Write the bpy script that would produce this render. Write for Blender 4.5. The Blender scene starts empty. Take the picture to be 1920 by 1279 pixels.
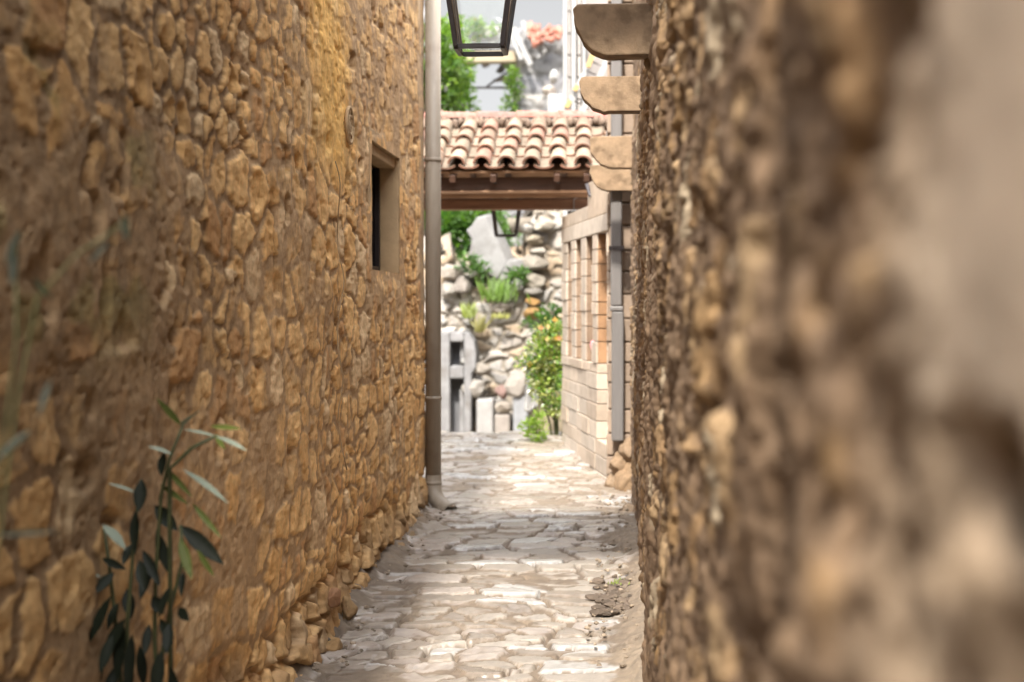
import bpy, math, random
import numpy as np
from mathutils import Vector, Matrix, Euler

# ------------------------------------------------------------------ camera
scene = bpy.context.scene
COL = scene.collection
FPX = 50.0 / 36.0 * 1920.0
CAM_H = 1.5
CAM_R = Euler((math.radians(90 - 1.46), 0, math.radians(4.07)), 'XYZ').to_matrix()
cam_d = bpy.data.cameras.new('camera')
cam = bpy.data.objects.new('camera', cam_d)
COL.objects.link(cam)
cam.location = (0, 0, CAM_H)
cam.rotation_euler = CAM_R.to_euler('XYZ')
cam_d.lens = 50.0
cam_d.sensor_width = 36.0
cam_d.clip_start = 0.02
cam_d.clip_end = 2000
cam_d.dof.use_dof = True
cam_d.dof.focus_distance = 5.4
cam_d.dof.aperture_fstop = 2.6
scene.camera = cam

# ------------------------------------------------------------------ light
SUN_DIR = Vector((-0.065, -0.70, 0.71)).normalized()      # towards the sun
SUN_EL = math.asin(SUN_DIR.z)
SUN_AZ = math.atan2(SUN_DIR.x, SUN_DIR.y)
world = bpy.data.worlds.new('World')
scene.world = world
world.use_nodes = True
wn = world.node_tree
wn.nodes.clear()
w_out = wn.nodes.new('ShaderNodeOutputWorld')
w_bg = wn.nodes.new('ShaderNodeBackground')
w_sky = wn.nodes.new('ShaderNodeTexSky')
w_sky.sky_type = 'NISHITA'
w_sky.sun_disc = False
w_sky.sun_elevation = SUN_EL
w_sky.sun_rotation = SUN_AZ
w_sky.dust_density = 1.0
w_sky.air_density = 1.0
w_hs = wn.nodes.new('ShaderNodeHueSaturation')
w_hs.inputs['Saturation'].default_value = 0.06
w_hs.inputs['Value'].default_value = 1.0
w_bg.inputs['Strength'].default_value = 0.15
wn.links.new(w_sky.outputs[0], w_hs.inputs['Color'])
w_tc = wn.nodes.new('ShaderNodeTexCoord')
w_sp = wn.nodes.new('ShaderNodeSeparateXYZ')
w_mr = wn.nodes.new('ShaderNodeMapRange')
w_mr.inputs['From Min'].default_value = 0.22; w_mr.inputs['From Max'].default_value = 0.75
w_mr.inputs['To Min'].default_value = 0.185; w_mr.inputs['To Max'].default_value = 2.7
w_sc = wn.nodes.new('ShaderNodeVectorMath'); w_sc.operation = 'SCALE'
wn.links.new(w_tc.outputs['Generated'], w_sp.inputs[0])
wn.links.new(w_sp.outputs['Z'], w_mr.inputs['Value'])
wn.links.new(w_hs.outputs[0], w_sc.inputs[0])
wn.links.new(w_mr.outputs[0], w_sc.inputs['Scale'])
wn.links.new(w_sc.outputs[0], w_bg.inputs['Color'])
wn.links.new(w_bg.outputs[0], w_out.inputs['Surface'])

sun_d = bpy.data.lights.new('sun', 'SUN')
sun_d.energy = 2.0
sun_d.angle = math.radians(3)
sun_d.color = (1.0, 0.93, 0.82)
sun = bpy.data.objects.new('sun', sun_d)
COL.objects.link(sun)
sun.rotation_euler = SUN_DIR.to_track_quat('Z', 'Y').to_euler()
sun.location = (0, -10, 20)

scene.view_settings.view_transform = 'Standard'
scene.view_settings.look = 'None'
scene.view_settings.exposure = 2.12
scene.view_settings.gamma = 1.0
scene.render.engine = 'CYCLES'
scene.cycles.max_bounces = 10
scene.cycles.diffuse_bounces = 6
scene.cycles.glossy_bounces = 4
scene.cycles.transparent_max_bounces = 16
scene.cycles.use_denoising = True
scene.cycles.sample_clamp_indirect = 8.0

R = random.Random(7)
RNG = np.random.default_rng(11)


# ------------------------------------------------------------------ helpers
def at(px, py, Y):
    """world point on the plane y = Y seen at a photograph pixel"""
    d = CAM_R @ Vector(((px - 960) / FPX, -(py - 639.5) / FPX, -1.0))
    s = Y / d.y
    return Vector((d.x * s, Y, CAM_H + d.z * s))


def gz(y):
    y = np.asarray(y, dtype=float)
    t = np.clip((y - 11.9) / 1.6, 0, 1)
    t = t * t * (3 - 2 * t)
    base = 0.0345 * np.minimum(y, 11.9)
    return base * (1 - t) + (-0.28) * t


def gzf(y):
    return float(gz(y))


def h2(ix, iy, seed):
    a = (ix.astype(np.int64) * 374761393 + iy.astype(np.int64) * 668265263 + seed * 1442695041) & 0xFFFFFFFF
    a = ((a ^ (a >> 13)) * 1274126177) & 0xFFFFFFFF
    a = ((a ^ (a >> 16)) * 2246822519) & 0xFFFFFFFF
    a = a ^ (a >> 15)
    return (a & 0xFFFFFF) / float(0x1000000)


def vnoise(x, y, seed):
    ix = np.floor(x).astype(np.int64); iy = np.floor(y).astype(np.int64)
    fx = x - ix; fy = y - iy
    fx = fx * fx * fx * (fx * (fx * 6 - 15) + 10)
    fy = fy * fy * fy * (fy * (fy * 6 - 15) + 10)
    a = h2(ix, iy, seed); b = h2(ix + 1, iy, seed)
    c = h2(ix, iy + 1, seed); d = h2(ix + 1, iy + 1, seed)
    return (a * (1 - fx) + b * fx) * (1 - fy) + (c * (1 - fx) + d * fx) * fy


def fbm(x, y, seed, octs=4, gain=0.5):
    s = 0.0; amp = 1.0; tot = 0.0
    for o in range(octs):
        s = s + amp * vnoise(x * 2 ** o + 17.3 * o, y * 2 ** o + 9.1 * o, seed + o)
        tot += amp; amp *= gain
    return s / tot


def sstep(a, b, x):
    t = np.clip((x - a) / (b - a), 0, 1)
    return t * t * (3 - 2 * t)


def cells(x, y, seed, jx=0.7, jy=0.55):
    """coursed cells: distance to the border, three random numbers, offset from the centre"""
    best = np.full(x.shape, 9e9); sec = np.full(x.shape, 9e9)
    bx = np.zeros(x.shape); by = np.zeros(x.shape); sx = np.zeros(x.shape); sy = np.zeros(x.shape)
    bi = np.zeros(x.shape, np.int64); bj = np.zeros(x.shape, np.int64)
    for dj in (-1, 0, 1):
        j = np.floor(y).astype(np.int64) + dj
        off = h2(j, j * 0 + 5, seed + 31)
        i0 = np.floor(x - off).astype(np.int64)
        for di in (-1, 0, 1):
            i = i0 + di
            px = i + off + 0.5 + jx * (h2(i, j, seed) - 0.5)
            py = j + 0.5 + jy * (h2(i, j, seed + 3) - 0.5)
            d = (px - x) ** 2 + (py - y) ** 2
            nb = d < best
            ns = (~nb) & (d < sec)
            sec = np.where(nb, best, np.where(ns, d, sec))
            sx = np.where(nb, bx, np.where(ns, px, sx)); sy = np.where(nb, by, np.where(ns, py, sy))
            best = np.where(nb, d, best)
            bx = np.where(nb, px, bx); by = np.where(nb, py, by)
            bi = np.where(nb, i, bi); bj = np.where(nb, j, bj)
    L = np.sqrt((sx - bx) ** 2 + (sy - by) ** 2) + 1e-6
    edge = (sec - best) / (2 * L)
    return edge, h2(bi, bj, seed + 7), h2(bi, bj, seed + 8), h2(bi, bj, seed + 9), x - bx, y - by


def lerp3(a, b, t):
    return np.asarray(a) * (1 - t[..., None]) + np.asarray(b) * t[..., None]


def mesh_from_arrays(name, verts, faces4, mat, col=None, parent=None, smooth=True):
    me = bpy.data.meshes.new(name)
    nv = len(verts); nf = len(faces4)
    me.vertices.add(nv)
    me.vertices.foreach_set('co', np.ascontiguousarray(verts, dtype=np.float32).ravel())
    me.loops.add(nf * 4)
    me.loops.foreach_set('vertex_index', np.ascontiguousarray(faces4, dtype=np.int32).ravel())
    me.polygons.add(nf)
    me.polygons.foreach_set('loop_start', np.arange(0, nf * 4, 4, dtype=np.int32))
    me.polygons.foreach_set('loop_total', np.full(nf, 4, dtype=np.int32))
    me.update(calc_edges=True)
    me.polygons.foreach_set('use_smooth', np.full(nf, smooth, dtype=bool))
    if col is not None:
        at_ = me.color_attributes.new('tint', 'FLOAT_COLOR', 'POINT')
        c = np.ones((nv, 4), dtype=np.float32)
        c[:, :col.shape[1]] = col
        at_.data.foreach_set('color', c.ravel())
    me.materials.append(mat)
    o = bpy.data.objects.new(name, me)
    COL.objects.link(o)
    if parent: o.parent = parent
    return o


def grid_faces(n, m, keep=None, flip=False):
    i, j = np.meshgrid(np.arange(n - 1), np.arange(m - 1), indexing='ij')
    a = i * m + j
    f = np.stack([a, a + m, a + m + 1, a + 1], -1)
    if flip: f = f[..., ::-1]
    if keep is not None: f = f[keep]
    return f.reshape(-1, 4)


def snap(arr, vals, tol):
    arr = np.asarray(arr)
    for v in vals:
        arr = arr[np.abs(arr - v) > tol]
    return np.sort(np.concatenate([arr, vals]))


class MB:
    """collects shapes, then links them as ONE mesh object"""
    def __init__(s):
        s.v = []; s.f = []; s.c = []; s.sm = []
        s.col = (1, 1, 1)

    def add(s, verts, faces, smooth=False, col=None):
        n = len(s.v)
        s.v += [tuple(p) for p in verts]
        c = col or s.col
        s.c += [c] * len(verts)
        s.f += [tuple(k + n for k in f) for f in faces]
        s.sm += [smooth] * len(faces)

    def hexa(s, p, col=None):
        s.add(p, [(0, 3, 2, 1), (4, 5, 6, 7), (0, 1, 5, 4), (1, 2, 6, 5), (2, 3, 7, 6), (3, 0, 4, 7)], False, col)

    def box(s, x0, x1, y0, y1, z0, z1, col=None):
        s.hexa([(x0, y0, z0), (x1, y0, z0), (x1, y1, z0), (x0, y1, z0), (x0, y0, z1), (x1, y0, z1), (x1, y1, z1), (x0, y1, z1)], col)

    def bar(s, a, b, w, h, up=(0, 0, 1), col=None):
        a = Vector(a); b = Vector(b); d = (b - a).normalized(); u = Vector(up)
        sd = d.cross(u)
        if sd.length < 1e-4: sd = d.cross(Vector((1, 0, 0)))
        sd.normalize(); u = sd.cross(d).normalized()
        sd *= w / 2; u *= h / 2
        s.hexa([a - sd - u, a + sd - u, a + sd + u, a - sd + u, b - sd - u, b + sd - u, b + sd + u, b - sd + u][0:4]
               + [b - sd - u, b + sd - u, b + sd + u, b - sd + u], col)

    def tube(s, pts, rad, n=10, cap=True, col=None, sx=1.0):
        pts = [Vector(p) for p in pts]
        if not hasattr(rad, '__len__'): rad = [rad] * len(pts)
        rings = []; ref = None
        for k, p in enumerate(pts):
            d = (pts[min(k + 1, len(pts) - 1)] - pts[max(k - 1, 0)]).normalized()
            if ref is None:
                ref = d.cross(Vector((0.3, 1, 0.1)))
                if ref.length < 1e-3: ref = d.cross(Vector((1, 0, 0)))
            ref = (ref - d * ref.dot(d)).normalized()
            bi = d.cross(ref)
            rings.append([p + rad[k] * (math.cos(2 * math.pi * q / n) * ref * sx + math.sin(2 * math.pi * q / n) * bi) for q in range(n)])
        v = [q for r in rings for q in r]; f = []
        for k in range(len(pts) - 1):
            for q in range(n):
                f.append((k * n + q, k * n + (q + 1) % n, (k + 1) * n + (q + 1) % n, (k + 1) * n + q))
        if cap:
            f.append(tuple(range(n))[::-1]); f.append(tuple((len(pts) - 1) * n + q for q in range(n)))
        s.add(v, f, True, col)

    def prism(s, outline, depth, col=None):
        """outline: 3-D points facing the viewer, extruded by the vector depth"""
        n = len(outline); dv = Vector(depth)
        v = [Vector(p) for p in outline] + [Vector(p) + dv for p in outline]
        f = [tuple(range(n)), tuple(range(2 * n - 1, n - 1, -1))]
        for k in range(n): f.append((k, k + n, (k + 1) % n + n, (k + 1) % n))
        s.add(v, f, False, col)

    def build(s, name, mat, parent=None, bevel=0, seg=1):
        me = bpy.data.meshes.new(name)
        me.from_pydata([tuple(p) for p in s.v], [], s.f)
        me.polygons.foreach_set('use_smooth', np.array(s.sm, dtype=bool))
        a = me.color_attributes.new('tint', 'FLOAT_COLOR', 'POINT')
        c = np.ones((len(s.v), 4), dtype=np.float32); c[:, :3] = np.array(s.c)
        a.data.foreach_set('color', c.ravel())
        me.materials.append(mat)
        o = bpy.data.objects.new(name, me); COL.objects.link(o)
        if parent: o.parent = parent
        if bevel:
            m = o.modifiers.new('bevel', 'BEVEL'); m.width = bevel; m.segments = seg
            m.limit_method = 'ANGLE'; m.angle_limit = math.radians(40)
        return o


def tag(o, label=None, cat=None, group=None, kind=None):
    if label: o['label'] = label
    if cat: o['category'] = cat
    if group: o['group'] = group
    if kind: o['kind'] = kind
    return o


def empty(name, label, cat, group=None, loc=(0, 0, 0)):
    o = bpy.data.objects.new(name, None); COL.objects.link(o)
    o.empty_display_size = 0.1
    o.location = loc
    tag(o, label, cat, group)
    return o


def rock_mb(m, c, r, seed, sub=3, amp=0.28, col=None, smooth=True):
    """one lumpy stone added to MB m; c centre, r radii"""
    import bmesh
    bm = bmesh.new(); bmesh.ops.create_icosphere(bm, subdivisions=sub, radius=1.0)
    rr = random.Random(seed)
    planes = [(Vector((rr.gauss(0, 1), rr.gauss(0, 1), rr.gauss(0, 1))).normalized(), rr.uniform(0.5, 0.82)) for _ in range(12)]
    ph = [rr.uniform(0, 6.3) for _ in range(6)]
    v = []
    for q in bm.verts:
        p = q.co.copy()
        for n_, d_ in planes:
            k = p.dot(n_)
            if k > d_: p -= n_ * (k - d_) * 0.85
        w = math.sin(p.x * 4 + ph[0]) * math.sin(p.y * 4.7 + ph[1]) * math.sin(p.z * 4.3 + ph[2])
        w += 0.5 * math.sin(p.x * 9 + ph[3]) * math.sin(p.y * 8 + ph[4]) * math.sin(p.z * 10 + ph[5])
        p *= 1 + amp * 0.35 * w
        v.append(Vector((c[0] + p.x * r[0], c[1] + p.y * r[1], c[2] + p.z * r[2])))
    f = [tuple(x.index for x in fc.verts) for fc in bm.faces]
    bm.free()
    m.add(v, f, smooth, col)


# ------------------------------------------------------------------ materials
def pmat(name, base=(0.5, 0.5, 0.5), rough=0.8, tint=False, spec=0.3, metal=0.0, noise=0.0, nscale=8.0, bump=0.0, bscale=60.0,
         bdist=0.004, alpha_rough=False, streak=None, stain=None, gain=0.80):
    m = bpy.data.materials.new(name); m.use_nodes = True
    nt = m.node_tree; b = nt.nodes['Principled BSDF']
    L = nt.links.new
    b.inputs['Roughness'].default_value = rough
    b.inputs['Metallic'].default_value = metal
    b.inputs['Specular IOR Level'].default_value = spec
    tc = nt.nodes.new('ShaderNodeTexCoord')
    if tint:
        an = nt.nodes.new('ShaderNodeAttribute'); an.attribute_name = 'tint'
        cur = an.outputs['Color']
        if alpha_rough:
            mr = nt.nodes.new('ShaderNodeMapRange')
            mr.inputs['To Min'].default_value = 0.95; mr.inputs['To Max'].default_value = rough
            L(an.outputs['Alpha'], mr.inputs['Value']); L(mr.outputs[0], b.inputs['Roughness'])
    else:
        rgb = nt.nodes.new('ShaderNodeRGB'); rgb.outputs[0].default_value = (*base, 1)
        cur = rgb.outputs[0]
    co = tc.outputs['Object']
    if streak:
        mp = nt.nodes.new('ShaderNodeMapping'); mp.inputs['Scale'].default_value = streak
        L(co, mp.inputs['Vector']); cs = mp.outputs[0]
    else:
        cs = co
    if noise > 0:
        n1 = nt.nodes.new('ShaderNodeTexNoise'); n1.inputs['Scale'].default_value = nscale
        n1.inputs['Detail'].default_value = 8; n1.inputs['Roughness'].default_value = 0.65
        L(cs, n1.inputs['Vector'])
        mr = nt.nodes.new('ShaderNodeMapRange')
        mr.inputs['From Min'].default_value = 0.25; mr.inputs['From Max'].default_value = 0.75
        mr.inputs['To Min'].default_value = 1 - noise; mr.inputs['To Max'].default_value = 1 + noise
        L(n1.outputs['Fac'], mr.inputs['Value'])
        mx = nt.nodes.new('ShaderNodeVectorMath'); mx.operation = 'SCALE'
        L(cur, mx.inputs[0]); L(mr.outputs[0], mx.inputs['Scale'])
        cur = mx.outputs[0]
    if stain:
        n3 = nt.nodes.new('ShaderNodeTexNoise'); n3.inputs['Scale'].default_value = stain[1]
        n3.inputs['Detail'].default_value = 5
        L(co, n3.inputs['Vector'])
        cr = nt.nodes.new('ShaderNodeMapRange'); cr.inputs['From Min'].default_value = 0.52; cr.inputs['From Max'].default_value = 0.66
        L(n3.outputs['Fac'], cr.inputs['Value'])
        mm = nt.nodes.new('ShaderNodeMix'); mm.data_type = 'RGBA'
        sc = nt.nodes.new('ShaderNodeMath'); sc.operation = 'MULTIPLY'; sc.inputs[1].default_value = stain[2]
        L(cr.outputs[0], sc.inputs[0]); L(sc.outputs[0], mm.inputs['Factor'])
        L(cur, mm.inputs['A']); mm.inputs['B'].default_value = (*stain[0], 1)
        cur = mm.outputs['Result']
    if gain != 1:
        gn = nt.nodes.new('ShaderNodeVectorMath'); gn.operation = 'SCALE'; gn.inputs['Scale'].default_value = gain
        L(cur, gn.inputs[0]); cur = gn.outputs[0]
    L(cur, b.inputs['Base Color'])
    if bump > 0:
        n2 = nt.nodes.new('ShaderNodeTexNoise'); n2.inputs['Scale'].default_value = bscale
        n2.inputs['Detail'].default_value = 6; n2.inputs['Roughness'].default_value = 0.7
        L(cs, n2.inputs['Vector'])
        bp = nt.nodes.new('ShaderNodeBump'); bp.inputs['Strength'].default_value = bump; bp.inputs['Distance'].default_value = bdist
        L(n2.outputs['Fac'], bp.inputs['Height']); L(bp.outputs[0], b.inputs['Normal'])
    return m


def leaf_mat(name, rough=0.45, spec=0.5, trans=0.45):
    m = bpy.data.materials.new(name); m.use_nodes = True
    nt = m.node_tree; b = nt.nodes['Principled BSDF']; L = nt.links.new
    an = nt.nodes.new('ShaderNodeAttribute'); an.attribute_name = 'tint'
    b.inputs['Roughness'].default_value = rough; b.inputs['Specular IOR Level'].default_value = spec
    dk = nt.nodes.new('ShaderNodeVectorMath'); dk.operation = 'SCALE'; dk.inputs['Scale'].default_value = 0.82
    L(an.outputs['Color'], dk.inputs[0]); L(dk.outputs[0], b.inputs['Base Color'])
    tr = nt.nodes.new('ShaderNodeBsdfTranslucent')
    sc = nt.nodes.new('ShaderNodeVectorMath'); sc.operation = 'MULTIPLY'; sc.inputs[1].default_value = (1.5, 1.6, 0.6)
    L(dk.outputs[0], sc.inputs[0]); L(sc.outputs[0], tr.inputs['Color'])
    mx = nt.nodes.new('ShaderNodeMixShader'); mx.inputs[0].default_value = trans
    L(b.outputs[0], mx.inputs[1]); L(tr.outputs[0], mx.inputs[2])
    L(mx.outputs[0], nt.nodes['Material Output'].inputs['Surface'])
    return m


def glass_mat(name):
    m = bpy.data.materials.new(name); m.use_nodes = True
    nt = m.node_tree; nt.nodes.remove(nt.nodes['Principled BSDF']); L = nt.links.new
    t = nt.nodes.new('ShaderNodeBsdfTransparent'); t.inputs[0].default_value = (0.95, 0.96, 0.95, 1)
    g = nt.nodes.new('ShaderNodeBsdfGlossy'); g.inputs['Roughness'].default_value = 0.03
    fr = nt.nodes.new('ShaderNodeFresnel'); fr.inputs[0].default_value = 1.45
    mx = nt.nodes.new('ShaderNodeMixShader')
    L(fr.outputs[0], mx.inputs[0]); L(t.outputs[0], mx.inputs[1]); L(g.outputs[0], mx.inputs[2])
    L(mx.outputs[0], nt.nodes['Material Output'].inputs['Surface'])
    return m


M = {}
M['wall_l'] = pmat('ochre_rubble', tint=True, gain=1.0, rough=0.9, spec=0.15, noise=0.34, nscale=30, bump=0.65, bscale=55, bdist=0.007, stain=((0.24, 0.15, 0.08), 15, 0.25))
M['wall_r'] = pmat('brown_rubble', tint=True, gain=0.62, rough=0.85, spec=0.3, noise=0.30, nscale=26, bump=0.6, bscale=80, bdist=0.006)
M['paving'] = pmat('worn_paving', tint=True, rough=0.26, spec=0.75, gain=0.73, noise=0.26, nscale=24, bump=0.6, bscale=55, bdist=0.004, alpha_rough=True)
M['rubble'] = pmat('pale_rubble', tint=True, rough=0.9, spec=0.15, noise=0.22, nscale=9, bump=0.4, bscale=30, bdist=0.01)
M['earth'] = pmat('earth', (0.30, 0.25, 0.19), 0.95, noise=0.3, nscale=1.5, bump=0.5, bscale=8, bdist=0.02)
M['plaster'] = pmat('house_plaster', (0.42, 0.31, 0.20), 0.9, noise=0.15, nscale=3, bump=0.3, bscale=40)
M['surround'] = pmat(gain=1.0, name='window_surround', base=(0.40, 0.28, 0.16), rough=0.9, noise=0.22, nscale=9, bump=0.5, bscale=60, bdist=0.004)
M['corbel'] = pmat('corbel_stone', (0.31, 0.215, 0.135), 0.85, gain=0.80, noise=0.32, nscale=11, bump=0.8, bscale=45, bdist=0.006, stain=((0.13, 0.085, 0.05), 13, 0.65))
M['pipe'] = pmat('taupe_pipe', (0.35, 0.30, 0.24), 0.5, spec=0.4, noise=0.12, nscale=5, streak=(6, 6, 0.6), stain=((0.2, 0.14, 0.1), 6, 0.35))
M['grey_pipe'] = pmat('grey_pipe', (0.17, 0.158, 0.152), 0.45, spec=0.5, noise=0.15, nscale=6, streak=(6, 6, 0.7))
M['iron'] = pmat('dark_iron', (0.050, 0.040, 0.041), 0.42, spec=0.5, noise=0.25, nscale=20, bump=0.15, bscale=90)
M['brass'] = pmat('brown_metal', (0.15, 0.095, 0.055), 0.35, spec=0.6, metal=0.4, noise=0.2, nscale=20)
M['black'] = pmat('black_gloss', (0.012, 0.012, 0.014), 0.25, spec=0.5)
M['glass'] = glass_mat('lantern_glass')
M['dark_glass'] = pmat('dark_window', (0.010, 0.009, 0.012), 0.2, spec=0.4, noise=0.2)
M['frame'] = pmat('window_frame', (0.025, 0.018, 0.018), 0.5, noise=0.2)
M['wood'] = pmat('brown_timber', (0.085, 0.042, 0.026), 0.6, spec=0.35, noise=0.45, nscale=9, streak=(0.6, 6, 6), bump=0.3, bscale=40)
M['wood_mid'] = pmat('worn_timber', (0.23, 0.115, 0.065), 0.65, noise=0.4, nscale=9, streak=(0.6, 6, 6), bump=0.3, bscale=40)
M['wood_light'] = pmat('light_timber', (0.42, 0.25, 0.15), 0.7, noise=0.4, nscale=9, streak=(0.6, 6, 6), bump=0.3, bscale=40)
M['tile'] = pmat('clay_tile', tint=True, rough=0.85, spec=0.2, noise=0.24, nscale=14, bump=0.4, bscale=50, stain=((0.12, 0.085, 0.06), 15, 0.7))
M['mortar'] = pmat('roof_mortar', (0.19, 0.135, 0.10), 0.95, noise=0.35, nscale=12, bump=0.8, bscale=30, bdist=0.02)
M['brick'] = pmat('sandstone_block', tint=True, rough=0.88, spec=0.2, noise=0.2, nscale=10, bump=0.45, bscale=55, bdist=0.005)
M['concrete'] = pmat('grey_concrete', (0.235, 0.23, 0.225), 0.9, noise=0.2, nscale=3, bump=0.5, bscale=18, bdist=0.02, stain=((0.12, 0.11, 0.10), 3.5, 0.5))
M['concrete_dark'] = pmat('shaded_grey_render', (0.17, 0.17, 0.18), 0.9, noise=0.2, nscale=3)
M['bluegrey'] = pmat('grey_blue_render', (0.205, 0.20, 0.20), 0.9, noise=0.3, nscale=6, bump=0.6, bscale=20, bdist=.02, stain=((0.12, 0.105, 0.09), 4, 0.6))
M['white'] = pmat('white_paint', (0.33, 0.325, 0.32), 0.75, noise=0.1, nscale=4)
M['pale'] = pmat('pale_render', (0.27, 0.245, 0.23), 0.9, noise=0.15, nscale=2.5, bump=0.3, bscale=20)
M['cloth'] = pmat('white_cloth', (0.55, 0.54, 0.53), 0.9, noise=0.05)
M['beige'] = pmat('beige_render', (0.36, 0.30, 0.21), 0.9, noise=0.15, nscale=3, bump=0.3, bscale=30)
M['ochre'] = pmat('ochre_wood', (0.42, 0.29, 0.12), 0.8, noise=0.2)
M['pink'] = pmat('pink_glaze', (0.75, 0.30, 0.36), 0.35, noise=0.08)
M['bark'] = pmat('bark', (0.11, 0.08, 0.055), 0.9, noise=0.4, nscale=14, bump=0.6, bscale=40, bdist=0.01)
M['stem'] = pmat('green_stem', (0.055, 0.06, 0.022), 0.6, noise=0.25, nscale=20)
M['leaf'] = leaf_mat('leaf', 0.5, 0.4, 0.45)
M['gloss_leaf'] = leaf_mat('glossy_leaf', 0.26, 0.9, 0.30)
M['oleander'] = leaf_mat('oleander_leaf', 0.5, 0.10, 0.03)
M['roof_far'] = pmat('broken_red_tiles', (0.36, 0.15, 0.115), 0.9, noise=0.3, nscale=6, bump=0.4, bscale=30)

# ------------------------------------------------------------------ ground and paving
XL, XR = -1.13, 0.13


def build_ground():
    xs = np.concatenate([np.linspace(-300, -8, 12), np.linspace(-7, 7, 15), np.linspace(8, 300, 12)])
    ys = np.concatenate([np.linspace(-200, -6, 10), np.linspace(-5, 20, 60), np.linspace(21, 60, 20), np.linspace(80, 600, 8)])
    X, Y = np.meshgrid(xs, ys, indexing='ij')
    Z = gz(Y) - 0.05
    o = mesh_from_arrays('ground', np.stack([X, Y, Z], -1).reshape(-1, 3), grid_faces(len(xs), len(ys)), M['earth'])
    tag(o, 'dusty bare earth around the alley and the ruins', 'ground', kind='structure')


def build_paving():
    xs = np.concatenate([np.arange(-4.5, -1.45, 0.05), np.arange(-1.45, 0.42, 0.0065)])
    ys = [2.3]
    while ys[-1] < 12.4: ys.append(ys[-1] + 0.008 + 0.0014 * max(0, ys[-1] - 4.5))
    ys = np.concatenate([np.arange(-5, 2.3, 0.1), ys])
    X, Y = np.meshgrid(xs, ys, indexing='ij')
    wx = X + 0.10 * (fbm(X * 4, Y * 4, 51) - 0.5) + 0.03 * (fbm(X * 14, Y * 14, 52, 2) - 0.5)
    wy = Y + 0.07 * (fbm(X * 4, Y * 4, 53) - 0.5) + 0.03 * (fbm(X * 14, Y * 14, 54, 2) - 0.5) + 0.04 * np.sin(X * 3)
    e1, a1, b1, c1, dx1, dy1 = cells(wx / 0.275, wy / 0.135, 60, 0.75, 0.45)
    e2, a2, b2, c2, dx2, dy2 = cells(wx / 0.17, wy / 0.10, 80, 0.75, 0.5)
    sel = fbm(X * 1.3, Y * 1.1, 57, 2) > 0.53
    e = np.where(sel, e2 * 0.7, e1); a = np.where(sel, a2, a1); b = np.where(sel, b2, b1); c = np.where(sel, c2, c1)
    dx = np.where(sel, dx2, dx1); dy = np.where(sel, dy2, dy1)
    s = sstep(0.03, 0.085, e + 0.06 * (fbm(X * 25, Y * 25, 58, 3) - 0.5))
    big = fbm(X * 2.2, Y * 2.2, 61, 3)
    fine = fbm(X * 18, Y * 18, 62, 4)
    hs = s * (0.008 + 0.014 * a) + s * (0.010 * (b - 0.5) * dx * 2 + 0.014 * (c - 0.5) * dy * 2) + 0.006 * (fbm(X * 9, Y * 9, 63, 3) - 0.5)
    # dirt covers joints, the wall feet and the right-hand strip
    right = sstep(-0.13, 0.12, X + 0.16 * (fbm(X * 3, Y * 1.2, 64) - 0.5) * 2) * sstep(8.6, 7.0, Y)
    left = sstep(-1.00, -1.16, X + 0.10 * (fbm(X * 4, Y * 2, 65) - 0.5) * 2) * sstep(8.5, 8.2, Y)
    far = sstep(8.4, 9.6, Y)
    dirt = 0.0105 + 0.026 * (big - 0.5) + 0.010 * (fine - 0.5) + 0.026 * right + 0.020 * left - 0.004 * far
    k = 0.004
    h = np.maximum(hs, dirt) + k * np.exp(-np.abs(hs - dirt) / k) * 0.3
    mask = sstep(-0.003, 0.003, hs - dirt)
    h = h + right * (0.035 * fbm(X * 10, Y * 7, 66, 4) + 0.030 * (fbm(X * 34, Y * 28, 69, 3) - 0.5) + 0.12 * np.maximum(0, X + 0.02)) + left * 0.035 * (fbm(X * 22, Y * 18, 70, 3) - 0.3) + left * 0.25 * np.clip(-1.0 - X, 0, 0.2)
    # rim of the worn step where the shaded band ends
    h = h + 0.02 * (fbm(X * 1.0, Y * 0.8, 67, 2) - 0.5) * 2
    crev = np.exp(-(e / 0.035) ** 2) * sstep(0.46, 0.60, fbm(X * 7, Y * 7, 71, 3)) * (1 - right)
    h = h - 0.022 * crev - 0.012 * sstep(0.70, 0.78, fbm(X * 16, Y * 11, 72, 3)) * (1 - 0.7 * mask)
    Z = gz(Y) + h
    stone = lerp3((0.25, 0.20, 0.155), (0.43, 0.38, 0.325), b)
    stone = np.where((c > 0.80)[..., None], lerp3((0.33, 0.275, 0.235), (0.42, 0.36, 0.31), a), stone)
    stone = np.where((c < 0.16)[..., None], np.array((0.50, 0.48, 0.46)), stone)
    dcol = lerp3((0.15, 0.11, 0.08), (0.27, 0.21, 0.15), np.clip(big * 1.2 - 0.1 + 0.5 * right, 0, 1))
    col = dcol * (1 - mask[..., None]) + stone * mask[..., None]
    col = col * (0.86 + 0.28 * fbm(X * 30, Y * 30, 68, 3))[..., None]
    c4 = np.concatenate([col, (mask * (0.75 + 0.25 * a))[..., None]], -1)
    o = mesh_from_arrays('paving', np.stack([X, Y, Z], -1).reshape(-1, 3), grid_faces(len(xs), len(ys)), M['paving'], c4.reshape(-1, 4))
    tag(o, 'worn pale paving stones set in dirt along the alley', 'paving', kind='structure')


build_ground()
build_paving()

# ------------------------------------------------------------------ left house
WIN = (6.60, 7.46, 1.665, 2.270)


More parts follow.
